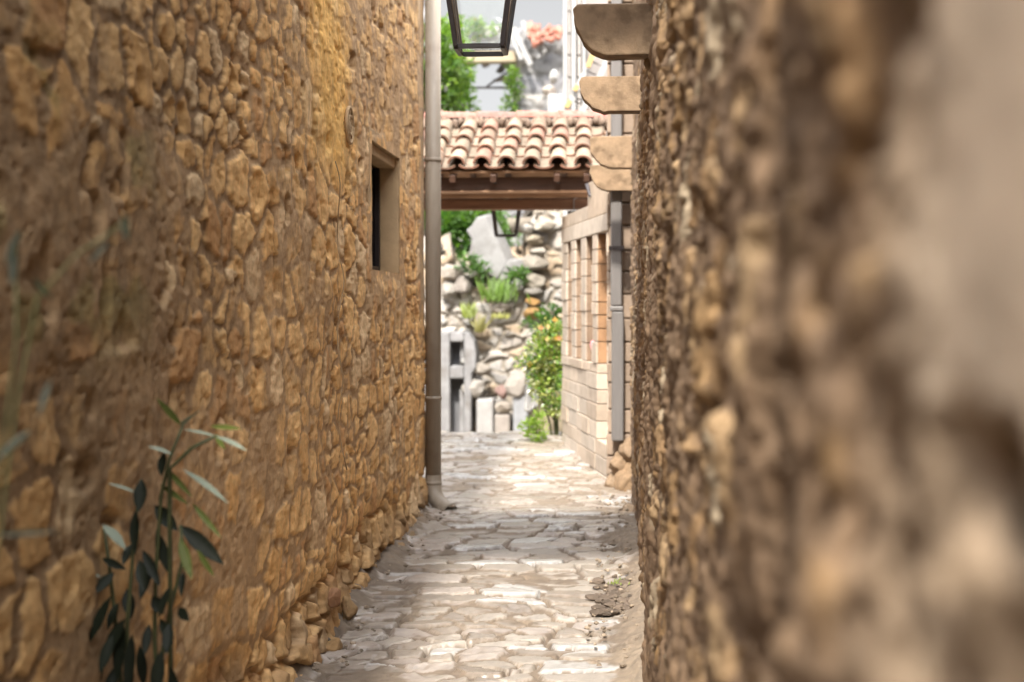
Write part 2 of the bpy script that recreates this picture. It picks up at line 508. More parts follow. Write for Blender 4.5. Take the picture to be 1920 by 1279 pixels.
def stone_field(U, V, su, sv, seed, warp=0.05, mix=0.5):
    wu = U + warp * 1.4 * (fbm(U * 5, V * 7, seed + 1) - 0.5) + 0.02 * (fbm(U * 22, V * 26, seed + 2, 3) - 0.5)
    wv = V + warp * (fbm(U * 4, V * 6, seed + 3) - 0.5) + 0.018 * (fbm(U * 20, V * 24, seed + 4, 3) - 0.5)
    A = cells(wu / su, wv / sv, seed + 10, 0.85, 0.55)
    B = cells(wu / (su * 0.55), wv / (sv * 0.62), seed + 20, 0.85, 0.6)
    sel = fbm(U * 1.9, V * 2.3, seed + 5, 2) > mix
    return [np.where(sel, B[k] * (0.62 if k == 0 else 1), A[k]) for k in range(6)]


def build_left_wall(parent):
    us = [2.3]
    while us[-1] < 8.44: us.append(us[-1] + 0.0085 + 0.0032 * (us[-1] - 2.3))
    us = np.array(us); us = us[us < 8.46]
    us = np.concatenate([np.arange(-5, 2.3, 0.12), us, [8.48]])
    vs = np.concatenate([np.arange(-0.3, 3.1, 0.0062), np.arange(3.1, 3.76, 0.045)])
    us = snap(us, WIN[:2], 0.008); vs = snap(vs, WIN[2:], 0.003)
    U, V = np.meshgrid(us, vs, indexing='ij')
    e, a, b, c, dx, dy = stone_field(U, V, 0.215, 0.165, 100, 0.10, 0.58)
    low = fbm(U * 1.5, V * 1.9, 121, 3)
    fine = fbm(U * 26, V * 26, 122, 4)
    mid = fbm(U * 8, V * 9, 123, 4)
    zr = V - gz(U)
    foot = sstep(0.32, 0.14, zr + 0.36 * (fbm(U * 2.6, V * 1.5, 124, 3) - 0.5))
    s = sstep(0.025, 0.115, e + 0.10 * (mid - 0.5))
    rough = np.abs(fbm(U * 17, V * 21, 127, 4) - 0.5)
    hs = s * (0.0195 + 0.008 * a) + s * 0.007 * ((b - 0.5) * dx + (c - 0.5) * dy) + 0.007 * (mid - 0.5) - 0.010 * rough
    mort = 0.0192 + 0.024 * (low - 0.5) + 0.010 * (mid - 0.5)
    mud_shade = sstep(4.7, 2.9, U + 1.1 * (low - 0.5) + 0.5 * (fbm(U * 2.2, V * 2.0, 128, 3) - 0.5))  # thicker mud mortar at the near end, also masks its painted shade
    mort = mort + 0.004 * mud_shade
    mort = mort - foot * 0.028
    hs = hs + foot * (s * 0.034 * a - 0.005)
    hmax = np.maximum(hs, mort) + 0.0015 * np.exp(-np.abs(hs - mort) / 0.004)
    mask = sstep(-0.0045, 0.003, hs - mort)
    h = hmax + 0.009 * (fine - 0.5) - 0.004 * sstep(0.68, 0.76, fbm(U * 24, V * 38, 129, 3)) + 0.030 * (fbm(U * 0.8, V * 0.9, 125, 2) - 0.5)
    # pits in the pointing
    pit = sstep(0.72, 0.80, fbm(U * 9, V * 7, 126, 2)) * (1 - 0.5 * mask)
    h = h - 0.018 * pit
    h = h + (1 - foot) * 0.038 - 0.012 + foot * 0.22 * np.maximum(0, 0.30 - zr) - 0.045
    # four putlog slots beside the cable
    for (sy, sz, ry, rz) in ((5.02, 2.01, .035, .035), (4.86, 2.00, .03, .045), (4.84, 1.83, .03, .05), (4.2, 2.16, .04, .04), (5.55, 1.72, .03, .03)):
        d = ((U - sy) / ry) ** 2 + ((V - sz) / rz) ** 2
        h = h - 0.075 * sstep(1.3, 0.6, d)
    # flat render round the window
    dw = np.maximum(np.maximum(WIN[0] - U, U - WIN[1]), np.maximum(WIN[2] - V, V - WIN[3]))
    nw = sstep(0.085, 0.02, dw + 0.07 * (mid - 0.5))
    h = h * (1 - nw) + nw * (0.004 + 0.006 * (mid - 0.5))
    # smooth render strip at the far corner
    cor = sstep(8.12, 8.36, U + 0.25 * (mid - 0.5)) * sstep(1.2, 1.7, V + 0.5 * (low - 0.5))
    h = h * (1 - cor) + cor * (-0.002 + 0.01 * (mid - 0.5))
    stone = lerp3((0.74, 0.435, 0.175), (0.88, 0.575, 0.27), b)
    stone = np.where((c > 0.86)[..., None], np.array((0.80, 0.58, 0.34)), stone)
    stone = np.where((c < 0.13)[..., None], np.array((0.60, 0.34, 0.15)), stone)
    mcol = lerp3((0.38, 0.245, 0.135), (0.54, 0.36, 0.20), np.clip(low * 1.6 - 0.3, 0, 1))
    mcol = mcol * (1 - 0.55 * mud_shade)[..., None]  # near end's shade painted into mortar and stone colours
    stone = stone * (1 - 0.50 * mud_shade)[..., None]
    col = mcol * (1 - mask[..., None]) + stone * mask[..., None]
    col = lerp3((0, 0, 0), (1, 1, 1), 0 * U) + col
    dirty = np.clip(foot * (0.45 + 0.9 * (mid - 0.3)), 0, 0.8)
    col = col * (1 - dirty[..., None]) + dirty[..., None] * np.array((0.25, 0.165, 0.095))
    # golden light glow painted into the colour high on the wall
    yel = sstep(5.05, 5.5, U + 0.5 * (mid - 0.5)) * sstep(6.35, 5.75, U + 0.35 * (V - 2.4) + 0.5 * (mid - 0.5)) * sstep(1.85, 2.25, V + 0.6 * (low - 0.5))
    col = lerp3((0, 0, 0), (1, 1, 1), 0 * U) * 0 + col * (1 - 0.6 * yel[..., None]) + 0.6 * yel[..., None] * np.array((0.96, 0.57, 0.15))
    # shadow side of that glow, painted grey brown above the window
    gry = sstep(5.9, 6.5, U + 0.9 * (V - 2.4) + 0.6 * (mid - 0.5)) * sstep(2.2, 2.45, V + 0.3 * (mid - 0.5)) * (0.45 + 0.55 * low)
    col = col * (1 - 0.5 * gry[..., None]) + 0.5 * gry[..., None] * np.array((0.27, 0.185, 0.115))
    col = col * (1 - 0.55 * cor[..., None]) + 0.55 * cor[..., None] * np.array((0.48, 0.38, 0.28))
    # green moss smears by the foliage
    moss = sstep(0.60, 0.70, fbm(U * 6, V * 6, 131, 3)) * sstep(3.6, 3.2, U) * sstep(1.3, 1.5, V) * sstep(2.2, 1.9, V)
    col = col * (1 - 0.4 * moss[..., None]) + 0.4 * moss[..., None] * np.array((0.13, 0.12, 0.03))
    col = col * (0.84 + 0.32 * fbm(U * 14, V * 20, 132, 3))[..., None]
    ui, vi = U[:-1, :-1], V[:-1, :-1]
    inside = (ui >= WIN[0] - 1e-6) & (U[1:, 1:] <= WIN[1] + 1e-6) & (vi >= WIN[2] - 1e-6) & (V[1:, 1:] <= WIN[3] + 1e-6)
    pos = np.stack([XL + h, U, V], -1).reshape(-1, 3)
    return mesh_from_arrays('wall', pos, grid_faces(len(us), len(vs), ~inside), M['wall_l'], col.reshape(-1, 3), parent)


house_l = empty('stone_house', 'tall ochre rubble house on the left side of the alley with one small deep window', 'house')
build_left_wall(house_l)
m = MB(); m.box(-5.0, XL - 0.14, -5.0, 6.3, -0.4, 3.75); m.box(-5.0, XL - 0.14, 7.75, 8.47, -0.4, 3.75)
m.box(-5.0, XL - 0.6, 6.302, 7.748, -0.4, 3.75)
m.box(XL - 0.598, XL - 0.14, 6.302, 7.748, -0.4, WIN[2] - 0.08); m.box(XL - 0.598, XL - 0.14, 6.302, 7.748, WIN[3] + 0.08, 3.75)
m.box(XL - 0.139, XL - 0.06, 8.455, 8.475, 0.2, 3.75)
m.build('core', M['plaster'], house_l)
m = MB(); m.box(-5.2, XL + 0.02, -5.2, 8.53, 3.755, 3.9, (0.55, 0.33, 0.22)); m.build('roof', M['tile'], house_l)
# window: reveal frame, dark pane, timber bars
m = MB()
y0, y1, z0, z1 = WIN
xo, xi = XL + 0.002, XL - 0.105
m.box(xi - .06, xo, y0 - 0.06, y0, z0 - .06, z1 + .06); m.box(xi - .06, xo, y1, y1 + 0.06, z0 - .06, z1 + .06)
m.box(xi - .06, xo - .002, y0, y1, z0 - .06, z0); m.box(xi - .06, xo - .002, y0, y1, z1, z1 + .06)
win = m.build('window', M['surround'], house_l, 0.006, 2)
m = MB(); m.box(xi - 0.005, xo - 0.02, y0 + .001, y1 - .001, z1 - 0.052, z1 - .001); m.build('lintel', M['surround'], win, 0.006, 2)
m = MB(); m.box(xi - .03, xi - .02, y0, y1, z0, z1 - .05); m.build('pane', M['dark_glass'], win)
m = MB(); m.box(xi - .018, xi + .006, y1 - .035, y1 - .001, z0 + .001, z1 - .053); m.box(xi - .018, xi + .006, y0 + .001, y0 + .035, z0 + .001, z1 - .053)
m.box(xi - .016, xi + .004, y0 + .036, y1 - .036, z0 + .001, z0 + .035); m.box(xi - .016, xi + .004, (y0 + y1) / 2 - .015, (y0 + y1) / 2 + .015, z0 + .036, z1 - .053)
m.build('frame', M['frame'], win)

# ------------------------------------------------------------------ right house


def build_right_wall(parent):
    us = [0.22]
    while us[-1] < 9.27: us.append(us[-1] + 0.0035 + 0.0042 * us[-1])
    us = np.array(us[:-1])
    us = np.concatenate([np.arange(-5, 0.2, 0.12), us, [9.28]])
    vs = np.concatenate([np.arange(-0.3, 0.9, 0.010), np.arange(0.9, 2.15, 0.0045), np.arange(2.15, 3.76, 0.010)])
    U, V = np.meshgrid(us, vs, indexing='ij')
    e, a, b, c, dx, dy = stone_field(U, V, 0.125, 0.200, 200, 0.15, 0.52)
    low = fbm(U * 1.7, V * 2.2, 221, 3)
    mid = fbm(U * 9, V * 13, 223, 4)
    fine = fbm(U * 32, V * 40, 222, 4)
    s = sstep(0.02, 0.22, e + 0.16 * (mid - 0.5))
    hs = s * (0.008 + 0.020 * a) + s * 0.02 * ((b - 0.5) * dx + (c - 0.5) * dy)
    mort = 0.017 + 0.040 * (low - 0.5) + 0.014 * (mid - 0.5)
    near = sstep(0.68, 0.54, U + 0.10 * (mid - 0.5))
    # a big smooth stone right beside the lens, with a hole under it
    near_s = near * sstep(1.455, 1.475, V + 0.03 * (mid - .5))
    mask = sstep(-0.004, 0.004, hs - mort)
    h = np.maximum(hs, mort) + 0.022 * (fine - 0.5) + 0.042 * (fbm(U * 13, V * 7, 226, 4) - 0.5) + 0.030 * (fbm(U * 0.9, V * 1.0, 225, 2) - 0.5)
    h = h * (1 - near_s) + near_s * (0.020 + 0.004 * (mid - 0.5))
    hole = sstep(1.2, 0.5, ((U - 0.465) / 0.050) ** 2 + ((V - 1.440) / 0.024) ** 2)
    groove = np.exp(-((U - 1.05 - 0.10 * (low - 0.5)) / 0.085) ** 2) + 0.7 * np.exp(-((U - 1.75 - 0.2 * (low - 0.5)) / 0.11) ** 2)
    h = h - 0.045 * hole - 0.030 * groove * (0.4 + mid)
    top = sstep(2.45, 2.6, V)
    h = h * (1 - 0.3 * top)
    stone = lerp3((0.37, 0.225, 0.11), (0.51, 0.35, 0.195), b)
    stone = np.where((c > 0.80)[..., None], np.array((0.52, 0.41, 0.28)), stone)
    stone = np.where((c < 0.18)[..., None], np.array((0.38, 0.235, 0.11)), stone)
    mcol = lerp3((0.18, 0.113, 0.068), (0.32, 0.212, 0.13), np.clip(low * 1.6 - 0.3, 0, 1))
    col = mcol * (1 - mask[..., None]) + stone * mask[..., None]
    col = col * (1 - 0.35 * np.clip(groove, 0, 1) * (1 - 0.5 * mask))[..., None]
    nearc = sstep(0.75, 0.60, U)
    col = col * (1 - nearc[..., None]) + nearc[..., None] * lerp3((0.30, 0.205, 0.13), (0.44, 0.325, 0.22), np.clip(low * 2 - .5, 0, 1))
    ns = lerp3((0.76, 0.60, 0.45), (0.86, 0.70, 0.54), np.clip(low * 1.6 - 0.3, 0, 1))
    col = col * (1 - near_s[..., None]) + ns * near_s[..., None]
    col = col * (1 - 0.95 * hole[..., None]) + 0.95 * hole[..., None] * np.array((0.06, 0.045, 0.035))  # darkness inside the hole painted into its colour
    col = col * (0.82 + 0.36 * fbm(U * 20, V * 28, 232, 3))[..., None]
    pos = np.stack([XR + 0.018 - h, U, V], -1).reshape(-1, 3)
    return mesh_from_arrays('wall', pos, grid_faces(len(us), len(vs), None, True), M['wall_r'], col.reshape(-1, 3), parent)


house_r = empty('stone_house', 'dark brown rubble house filling the right side, four corbels jutting from its wall', 'house')
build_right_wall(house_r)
m = MB(); m.box(XR + 0.12, 5.0, -5.0, 9.27, -0.4, 3.75); m.build('core', M['plaster'], house_r)
m = MB(); m.box(XR - 0.03, 5.2, -5.2, 9.6, 3.755, 3.9, (0.55, 0.33, 0.22)); m.build('roof', M['tile'], house_r)
# block quoin pier closing the far end
m = MB(); z = 0.1; k = 0
while z < 3.6:
    hh = R.uniform(0.125, 0.175)
    t = R.uniform(0.85, 1.1)
    c = (0.33 * t, 0.25 * t, 0.19 * t)
    xa = -0.035 + R.uniform(-.008, .008)
    m.box(xa, XR + 0.35 + (k % 2) * .1, 9.285 + R.uniform(-.006, .006), 9.62, z, z + hh - 0.010, c)
    z += hh; k += 1
m.build('quoin', M['brick'], house_r, 0.008, 2)
m = MB(); m.box(-0.02, 4.9, 9.30, 9.60, 0.0, 3.7, (0.20, 0.15, 0.11)); m.build('quoin_mortar', M['brick'], house_r)
# corbels
for (Y, xt, xw, yt, hh, th) in ((4.83, 1075, 1224, 6, 98, 0.11), (6.37, 1087, 1200, 143, 67, 0.12), (8.55, 1105, 1188, 256, 60, 0.11), (9.05, 1106, 1184, 309, 49, 0.12)):
    a = at(xt, yt, Y); b = at(xw, yt, Y); bt = at(xt, yt + hh, Y)
    H = a.z - bt.z; x0 = a.x; x1 = XR + 0.12
    pts = [(x1, Y, a.z), ]
    pts = [Vector((x1, Y, a.z - H)), Vector((x1, Y, a.z))]
    rt = H * 0.14
    for q in range(5):
        g = math.pi / 2 * (q / 4)
        pts.append(Vector((x0 + rt - rt * math.sin(g), Y, a.z - rt + rt * math.cos(g))))
    rx = H * 0.80; rz = H * 0.80
    for q in range(12):
        g = math.pi / 2 * (q / 11)
        pts.append(Vector((x0 + rx - rx * math.cos(g), Y, a.z - H + rz - rz * math.sin(g))))
    pts = [p + Vector((R.uniform(-.004, .004), 0, R.uniform(-.004, .004))) for p in pts]
    m = MB(); m.prism(pts, (0, th, 0)); m.build('corbel', M['corbel'], house_r, 0.006, 2)

# unseen slab added over the alley (above the picture): shades the band of paving before the canopy
blocker = empty('shade_slab', 'unseen slab added over the alley to shade the paving', 'blocker')
m = MB(); m.box(XL - 0.1, XR + 0.1, 3.3, 4.55, 3.905, 4.05)
m.build('floor', M['wood'], blocker)  # the added slab itself

# ------------------------------------------------------------------ downspouts
ds = empty('downspout', 'round taupe downspout at the far corner of the ochre house, kicked out at its foot', 'downspout')
c0 = at(816.5, 572, 8.45)
X0 = c0.x - 0.014
zb = at(816, 905, 8.45).z
foot = at(842, 957, 8.3)
m = MB()
m.tube([(X0, 8.45, zb), (X0, 8.45, 3.74)], 0.0475, 20)
m.build('pipe', M['pipe'], ds)
m = MB()
pts = [Vector((X0, 8.45, zb + 0.05))]
pts.append(Vector((X0, 8.45, zb - 0.01)))
pts.append(Vector((X0 + 0.006, 8.435, zb - 0.06)))
pts.append(Vector((X0 + 0.026, 8.41, zb - 0.100)))
pts.append(Vector((X0 + 0.066, 8.37, zb - 0.132)))
pts.append(Vector((X0 + 0.118, 8.32, zb - 0.152)))
m.tube(pts, [0.0495, 0.0495, 0.0495, 0.049, 0.049, 0.049], 20, cap=False)
m.tube([pts[-1] + Vector((-.004, .006, .003)), pts[-1]], [0.0470, 0.0420], 20, cap=False)
m.tube([pts[-1], pts[-2], pts[-3]], [0.042, 0.042, 0.042], 20, cap=False)
m.build('elbow', M['pipe'], ds)
for py in (746, 905, 300):
    z = at(816, py, 8.45).z
    m = MB(); m.tube([(X0, 8.45, z - .011), (X0, 8.45, z + .011)], 0.0515, 20); m.box(X0 - .10, X0 - .045, 8.442, 8.458, z - .008, z + .008)
    m.build('clamp', M['pipe'], ds)

gd = empty('downspout', 'square grey metal downspout in front of the block pier on the right', 'downspout')
xa, xb = at(1144, 500, 9.12).x, at(1167, 500, 9.12).x
xm = (xa + xb) / 2
m = MB(); zt = 3.74; zbm = at(1155, 828, 9.12).z; zj = at(1155, 580, 9.12).z
m.box(xa + .003, xb - .003, 9.12, 9.20, zj + .02, zt); m.box(xa + .010, xb + .010, 9.125, 9.205, zbm, zj - .01)
m.build('pipe', M['grey_pipe'], gd, 0.012, 3)
m = MB(); m.box(xa - .002, xb + .006, 9.116, 9.206, zj - .010, zj + .019); m.build('joint', M['grey_pipe'], gd, 0.006, 2)
for py in (465, 108):
    z = at(1155, py, 9.12).z
    m = MB(); m.box(xa - .010, xb + .010, 9.112, 9.116, z - .012, z + .012); m.box(xa - .010, xa - .002, 9.116, 9.29, z - .012, z + .012); m.box(xb + .002, xb + .010, 9.116, 9.29, z - .012, z + .012)
    m.build('bracket', M['iron'], gd)

# ------------------------------------------------------------------ small things on the left wall
gr = empty('wall_vent', 'round pale iron vent grille set high on the ochre wall beside the window', 'vent')
cy, cz, cx = 6.03, at(650, 235, 6.03).z, XL + 0.006
m = MB()
ring = [(cx, cy + .075 * math.cos(t), cz + .075 * math.sin(t)) for t in np.linspace(0, 2 * math.pi, 33)]
m.tube(ring, 0.008, 8)
m.build('rim', M['surround'], gr)
m = MB()
for q in range(4):
    t = math.pi * q / 4
    m.bar((cx, cy - .07 * math.cos(t), cz - .07 * math.sin(t)), (cx, cy + .07 * math.cos(t), cz + .07 * math.sin(t)), .010, .008 - .0004 * q, (1, 0, 0))
m.tube([(cx, cy + .04 * math.cos(t), cz + .04 * math.sin(t)) for t in np.linspace(0, 2 * math.pi, 21)], 0.007, 6)
m.build('spokes', M['surround'], gr)
m = MB(); m.tube([(cx - .035, cy, cz), (cx - .012, cy, cz)], 0.07, 24); m.build('hole', M['black'], gr)

m = MB(); pts = []
for k in range(30):
    z = at(620, 300, 5.55).z - k * 0.043
    pts.append((XL + 0.028 + 0.012 * math.sin(k * .7), 5.60 + 0.05 * math.sin(k * .21) + .012 * math.sin(k * 1.3) + .006 * k, z))
m.tube(pts, 0.0028, 6)
tag(m.build('cable', M['surround'], None), 'thin grey cable running down the ochre wall left of its window', 'cable')

# ------------------------------------------------------------------ lanterns


def lantern(label, bl, br, by, Y, w_top_ratio, height, hang):
    a = at(bl, by, Y); b = at(br, by, Y)
    w = (b.x - a.x); c = Vector(((a.x + b.x) / 2, Y + w / 2, a.z))
    o = empty('lantern', label, 'lantern', 'square tapered lanterns above the alley')
    wt = w * w_top_ratio; H = height; t = w * 0.092
    def corner(sx, sy, k):
        ww = w + (wt - w) * k - t
        return Vector((c.x + sx * ww / 2, c.y + sy * ww / 2, c.z + t / 2 + (H - t) * k))
    m = MB()
    for sx, sy in ((-1, -1), (1, -1), (1, 1), (-1, 1)):
        m.bar(corner(sx, sy, 0.0), corner(sx, sy, 1), t, t, (0, 1, 0))
    for k in (0.0, 1.0):
        cs = [corner(sx, sy, k) for sx, sy in ((-1, -1), (1, -1), (1, 1), (-1, 1))]
        for q in range(4):
            p0, p1 = cs[q], cs[(q + 1) % 4]; d = (p1 - p0).normalized()
            m.bar(p0 + d * t * .505, p1 - d * t * .505, t * .98, t * .98)
    fr = m.build('frame', M['iron'], o, t * 0.08, 1)
    m = MB()
    for q, (s0, s1) in enumerate((((-1, -1), (1, -1)), ((1, -1), (1, 1)), ((1, 1), (-1, 1)), ((-1, 1), (-1, -1)))):
        A0, A1 = corner(*s0, 0.06), corner(*s1, 0.06); B0, B1 = corner(*s0, 0.95), corner(*s1, 0.95)
        d = (A1 - A0).normalized(); nrm = d.cross(Vector((0, 0, 1)))
        for (P, Q) in ((A0, B0), (A1, B1)):
            sgn = 1 if P == A0 else -1
            m.bar(P + d * sgn * t * .56 - nrm * t * .2, Q + d * sgn * t * .56 - nrm * t * .2, t * .22, t * .22, (0, 1, 0))
    m.build('bead', M['brass'], fr)
    for q, (s0, s1) in enumerate((((-1, -1), (1, -1)), ((1, -1), (1, 1)), ((1, 1), (-1, 1)), ((-1, 1), (-1, -1)))):
        A0, A1 = corner(*s0, 0.04), corner(*s1, 0.04); B0, B1 = corner(*s0, 0.97), corner(*s1, 0.97)
        m = MB(); m.add([A0, A1, B1, B0], [(0, 1, 2, 3)]); m.build('pane', M['glass'], o)
    # lid, finial and socket
    m = MB(); z = c.z + H
    rr = wt / 2 * 1.12
    base = [Vector((c.x + sx * rr, c.y + sy * rr, z)) for sx, sy in ((-1, -1), (1, -1), (1, 1), (-1, 1))]
    top = [Vector((c.x + sx * rr * .25, c.y + sy * rr * .25, z + w * .55)) for sx, sy in ((-1, -1), (1, -1), (1, 1), (-1, 1))]
    m.hexa(base + top); m.tube([(c.x, c.y, z + w * .55), (c.x, c.y, z + w * .75)], w * .10, 10)
    m.build('lid', M['iron'], o)
    m = MB()
    m.tube([(c.x, c.y, z - w * .30), (c.x, c.y, z - .002)], w * .10, 12); m.build('socket', M['brass'], o)
    m = MB()
    if hang == 'wall':
        m.tube([(c.x, c.y, z + w * .70), (c.x, c.y, z + w * 1.1), (c.x - .1, c.y, z + w * 1.35), (XL - 0.02, c.y, z + w * 1.35)], .012, 8)
        m.box(XL - .03, XL + .055, c.y - .04, c.y + .04, z + w * .95, z + w * 1.75)
        m.build('wall_bracket', M['iron'], o)
    else:
        m.tube([(c.x, c.y, z + w * .70), (c.x, c.y, hang)], .008, 8)
        m.build('hanger', M['iron'], o)
    return o


lantern('large near square lantern hanging from the ochre wall at the top edge', 849.5, 946, 90.5, 5.0, 1.62, 0.42, 'wall')

# ------------------------------------------------------------------ tiled canopy
can = empty('tiled_canopy', 'small clay tiled canopy on timber beams across the end of the alley', 'canopy')
RX0, RX1 = -2.55, -0.035
EY, EZ = 10.8, 1.5 + (572 - 318) / FPX * 10.8
RY, RZ = 11.85, 1.5 + (572 - 236) / FPX * 11.85


def barrel(m, org, ax, sl, nr, L, r0, r1, th, col, endcol, up=True, n=12, lift0=0.0, lift1=0.0, fl=0.92):
    """half-round tile: org lower-end centre, ax across, sl up the slope, nr normal"""
    def ring(s, r, lift):
        out = []
        for q in range(n + 1):
            g = math.pi * q / n
            hgt = math.sin(g) * r * fl
            if not up: hgt = r * fl - hgt
            out.append(org + ax * (-math.cos(g) * r) + sl * s + nr * (hgt + lift))
        return out
    o0, o1 = ring(0, r0, lift0), ring(L, r1, lift1)
    i0, i1 = ring(0, r0 - th, lift0), ring(L, r1 - th, lift1)
    if not up:
        i0, i1 = ring(0, r0 - th, lift0 + th), ring(L, r1 - th, lift1 + th)
    N = n + 1
    f = [(q, q + 1, N + q + 1, N + q) for q in range(n)]
    m.add(o0 + o1, f, True, col)
    m.add(i0 + i1, [t[::-1] for t in f], True, col)
    m.add(o0 + i0, [(q, N + q, N + q + 1, q + 1) for q in range(n)], False, endcol)
    m.add(o1 + i1, [(q, q + 1, N + q + 1, N + q) for q in range(n)], False, endcol)


m = MB()
SP = 47.0 / FPX * EY
first = at(857, 310, EY).x
for side in (0, 1):
    if side == 0:
        e = Vector((0, EY, EZ)); r = Vector((0, RY, RZ)); rows = 4
    else:
        e = Vector((0, 2 * RY - EY - 0.05, EZ)); r = Vector((0, RY, RZ)); rows = 4
    sl = (r - e); Ls = sl.length; sl.normalize(); ax = Vector((1, 0, 0)); nr = sl.cross(ax) if side else ax.cross(sl)
    if nr.z < 0: nr = -nr
    pitch = Ls * .93 / rows
    ncol = int((RX1 - RX0) / SP)
    for k in range(-40, 20):
        cx_ = first + k * SP
        if cx_ - SP * .5 < RX0 or cx_ + SP * .3 > RX1: continue
        for row in range(rows):
            sj = R.uniform(-.022, .022); xj = R.uniform(-.010, .010)
            t = R.uniform(0.55, 0.88)
            old = R.random()
            # weathered cream lichen crust to bare clay
            cc = (0.39 * t, 0.30 * t, 0.215 * t) if old < 0.68 else ((0.37 * t, 0.25 * t, 0.175 * t) if old < 0.85 else (0.35 * t, 0.20 * t, 0.145 * t))
            ec = (0.34 * t, 0.165 * t, 0.11 * t)
            s0 = row * pitch + sj
            ov = e + sl * s0 + Vector((cx_ + xj, 0, 0))
            barrel(m, ov + nr * 0.030, ax, sl, nr, pitch + 0.055, 0.069, 0.058, 0.015, cc, ec, True, 12, 0.016, -0.010, 0.98)
            t2 = R.uniform(0.55, 0.82)
            cp = (0.37 * t2, 0.285 * t2, 0.21 * t2)
            barrel(m, ov + Vector((SP / 2, 0, 0)) - nr * 0.012 - sl * 0.0, ax, sl, nr, pitch + 0.05, 0.078, 0.072, 0.014, cp, ec, False, 8, 0.018, 0.0, 0.42)
m.build('roof_tiles', M['tile'], can)
# ridge: half round tiles along x with mortar lumps at the joints
m = MB()
xj = [at(p, 215, RY).x for p in (700, 762, 828, 897, 970, 1051, 1132)]
xj = [RX0] + [x for x in xj if x > RX0]
for k in range(len(xj) - 1):
    t = R.uniform(.9, 1.1)
    cc = [(0.26 * t, 0.145 * t, 0.115 * t), (0.21 * t, 0.13 * t, 0.11 * t), (0.30 * t, 0.14 * t, 0.11 * t)][k % 3]
    if k == len(xj) - 2: cc = (0.40, 0.17, 0.14)
    barrel(m, Vector((xj[k], RY, RZ + 0.055)), Vector((0, -1, 0)), Vector((1, 0, 0)), Vector((0, 0, 1)), xj[k + 1] - xj[k] + .03, 0.066, 0.058, .014, cc, cc, True, 14, .006, 0)
m.build('ridge_tiles', M['tile'], can)
m = MB()
for k, x in enumerate(xj[1:-1]):
    rock_mb(m, (x, RY, RZ + .075), (.036, .078, .062), 50 + k, 3, .3)
pts = np.linspace(RX0, RX1 + .02, 60)
for k, x in enumerate(pts):
    rock_mb(m, (x, RY - .075 + .012 * math.sin(k * 2.3), RZ + .012 + .008 * math.sin(k * 1.7)), (.040, .060, .052), 90 + k, 2, .4)
    rock_mb(m, (x, RY + .085, RZ + .0), (.040, .050, .045), 190 + k, 2, .4)
m.build('ridge_mortar', M['mortar'], can)
# timber
m = MB(); m.box(RX0 + .05, RX1 - .02, EY + .055, EY + .085, EZ - .022, EZ - .006); m.build('eaves_board', M['wood_light'], can, .004)
def zr(py, Y): return at(1000, py, Y).z
xe = at(1112, 345, 11.0).x
m = MB(); m.box(RX0 + .02, xe, 10.98, 11.10, zr(357, 10.98), zr(332, 10.98)); m.build('beam', M['wood'], can, .006)
m = MB(); m.box(RX0 + .02, xe - .002, 10.965, 11.115, zr(357, 10.98) - .011, zr(357, 10.98) - .001); m.build('batten', M['wood_light'], can, .002)
xe2 = at(1104, 383, 11.75).x
m = MB(); m.box(RX0 + .03, xe2, 11.75, 11.88, zr(392.5, 11.75), zr(374, 11.75)); m.build('beam', M['wood_mid'], can, .006)
m = MB(); m.box(RX0 + .03, xe2 + .05, 12.62, 12.73, zr(357, 10.98), zr(332, 10.98)); m.build('beam', M['wood'], can, .006)
m = MB(); m.box(RX0 + .04, xe - .01, 11.30, 11.32, zr(371, 11.3), zr(357, 11.3)); m.build('plank', M['wood_light'], can, .003)
for px in (700, 780, 850, 926, 1045, 1100):
    xx = at(px, 330, 10.9).x
    if xx < RX0: continue
    m = MB()
    m.bar((xx, EY + .03, EZ - .068), (xx, RY, RZ - .075), .045, .06); m.bar((xx, RY + .002, RZ - .075), (xx, 2 * RY - EY - .1, EZ - .06), .045, .06)
    m.build('rafter', M['wood'], can, .004)
m = MB()
sl = Vector((0, RY - EY, RZ - EZ)).normalized()
m.hexa([(RX0 + .03, EY + .09, EZ - .018), (RX1 - .03, EY + .09, EZ - .018), (RX1 - .03, RY, RZ - .040), (RX0 + .03, RY, RZ - .040),
        (RX0 + .03, EY + .09, EZ - .006), (RX1 - .03, EY + .09, EZ - .006), (RX1 - .03, RY, RZ - .028), (RX0 + .03, RY, RZ - .028)])
m.hexa([(RX0 + .03, RY + .002, RZ - .040), (RX1 - .03, RY + .002, RZ - .040), (RX1 - .03, 2 * RY - EY - .1, EZ - .018), (RX0 + .03, 2 * RY - EY - .1, EZ - .018),
        (RX0 + .03, RY + .002, RZ - .028), (RX1 - .03, RY + .002, RZ - .028), (RX1 - .03, 2 * RY - EY - .1, EZ - .006), (RX0 + .03, 2 * RY - EY - .1, EZ - .006)])
m.build('boarding', M['wood_light'], can)
for Y in (10.99, 12.63):
    m = MB(); m.box(RX0 + .06, RX0 + .18, Y, Y + .1, -.2, zr(357, 10.98) - .012); m.build('post', M['wood'], can, .006)
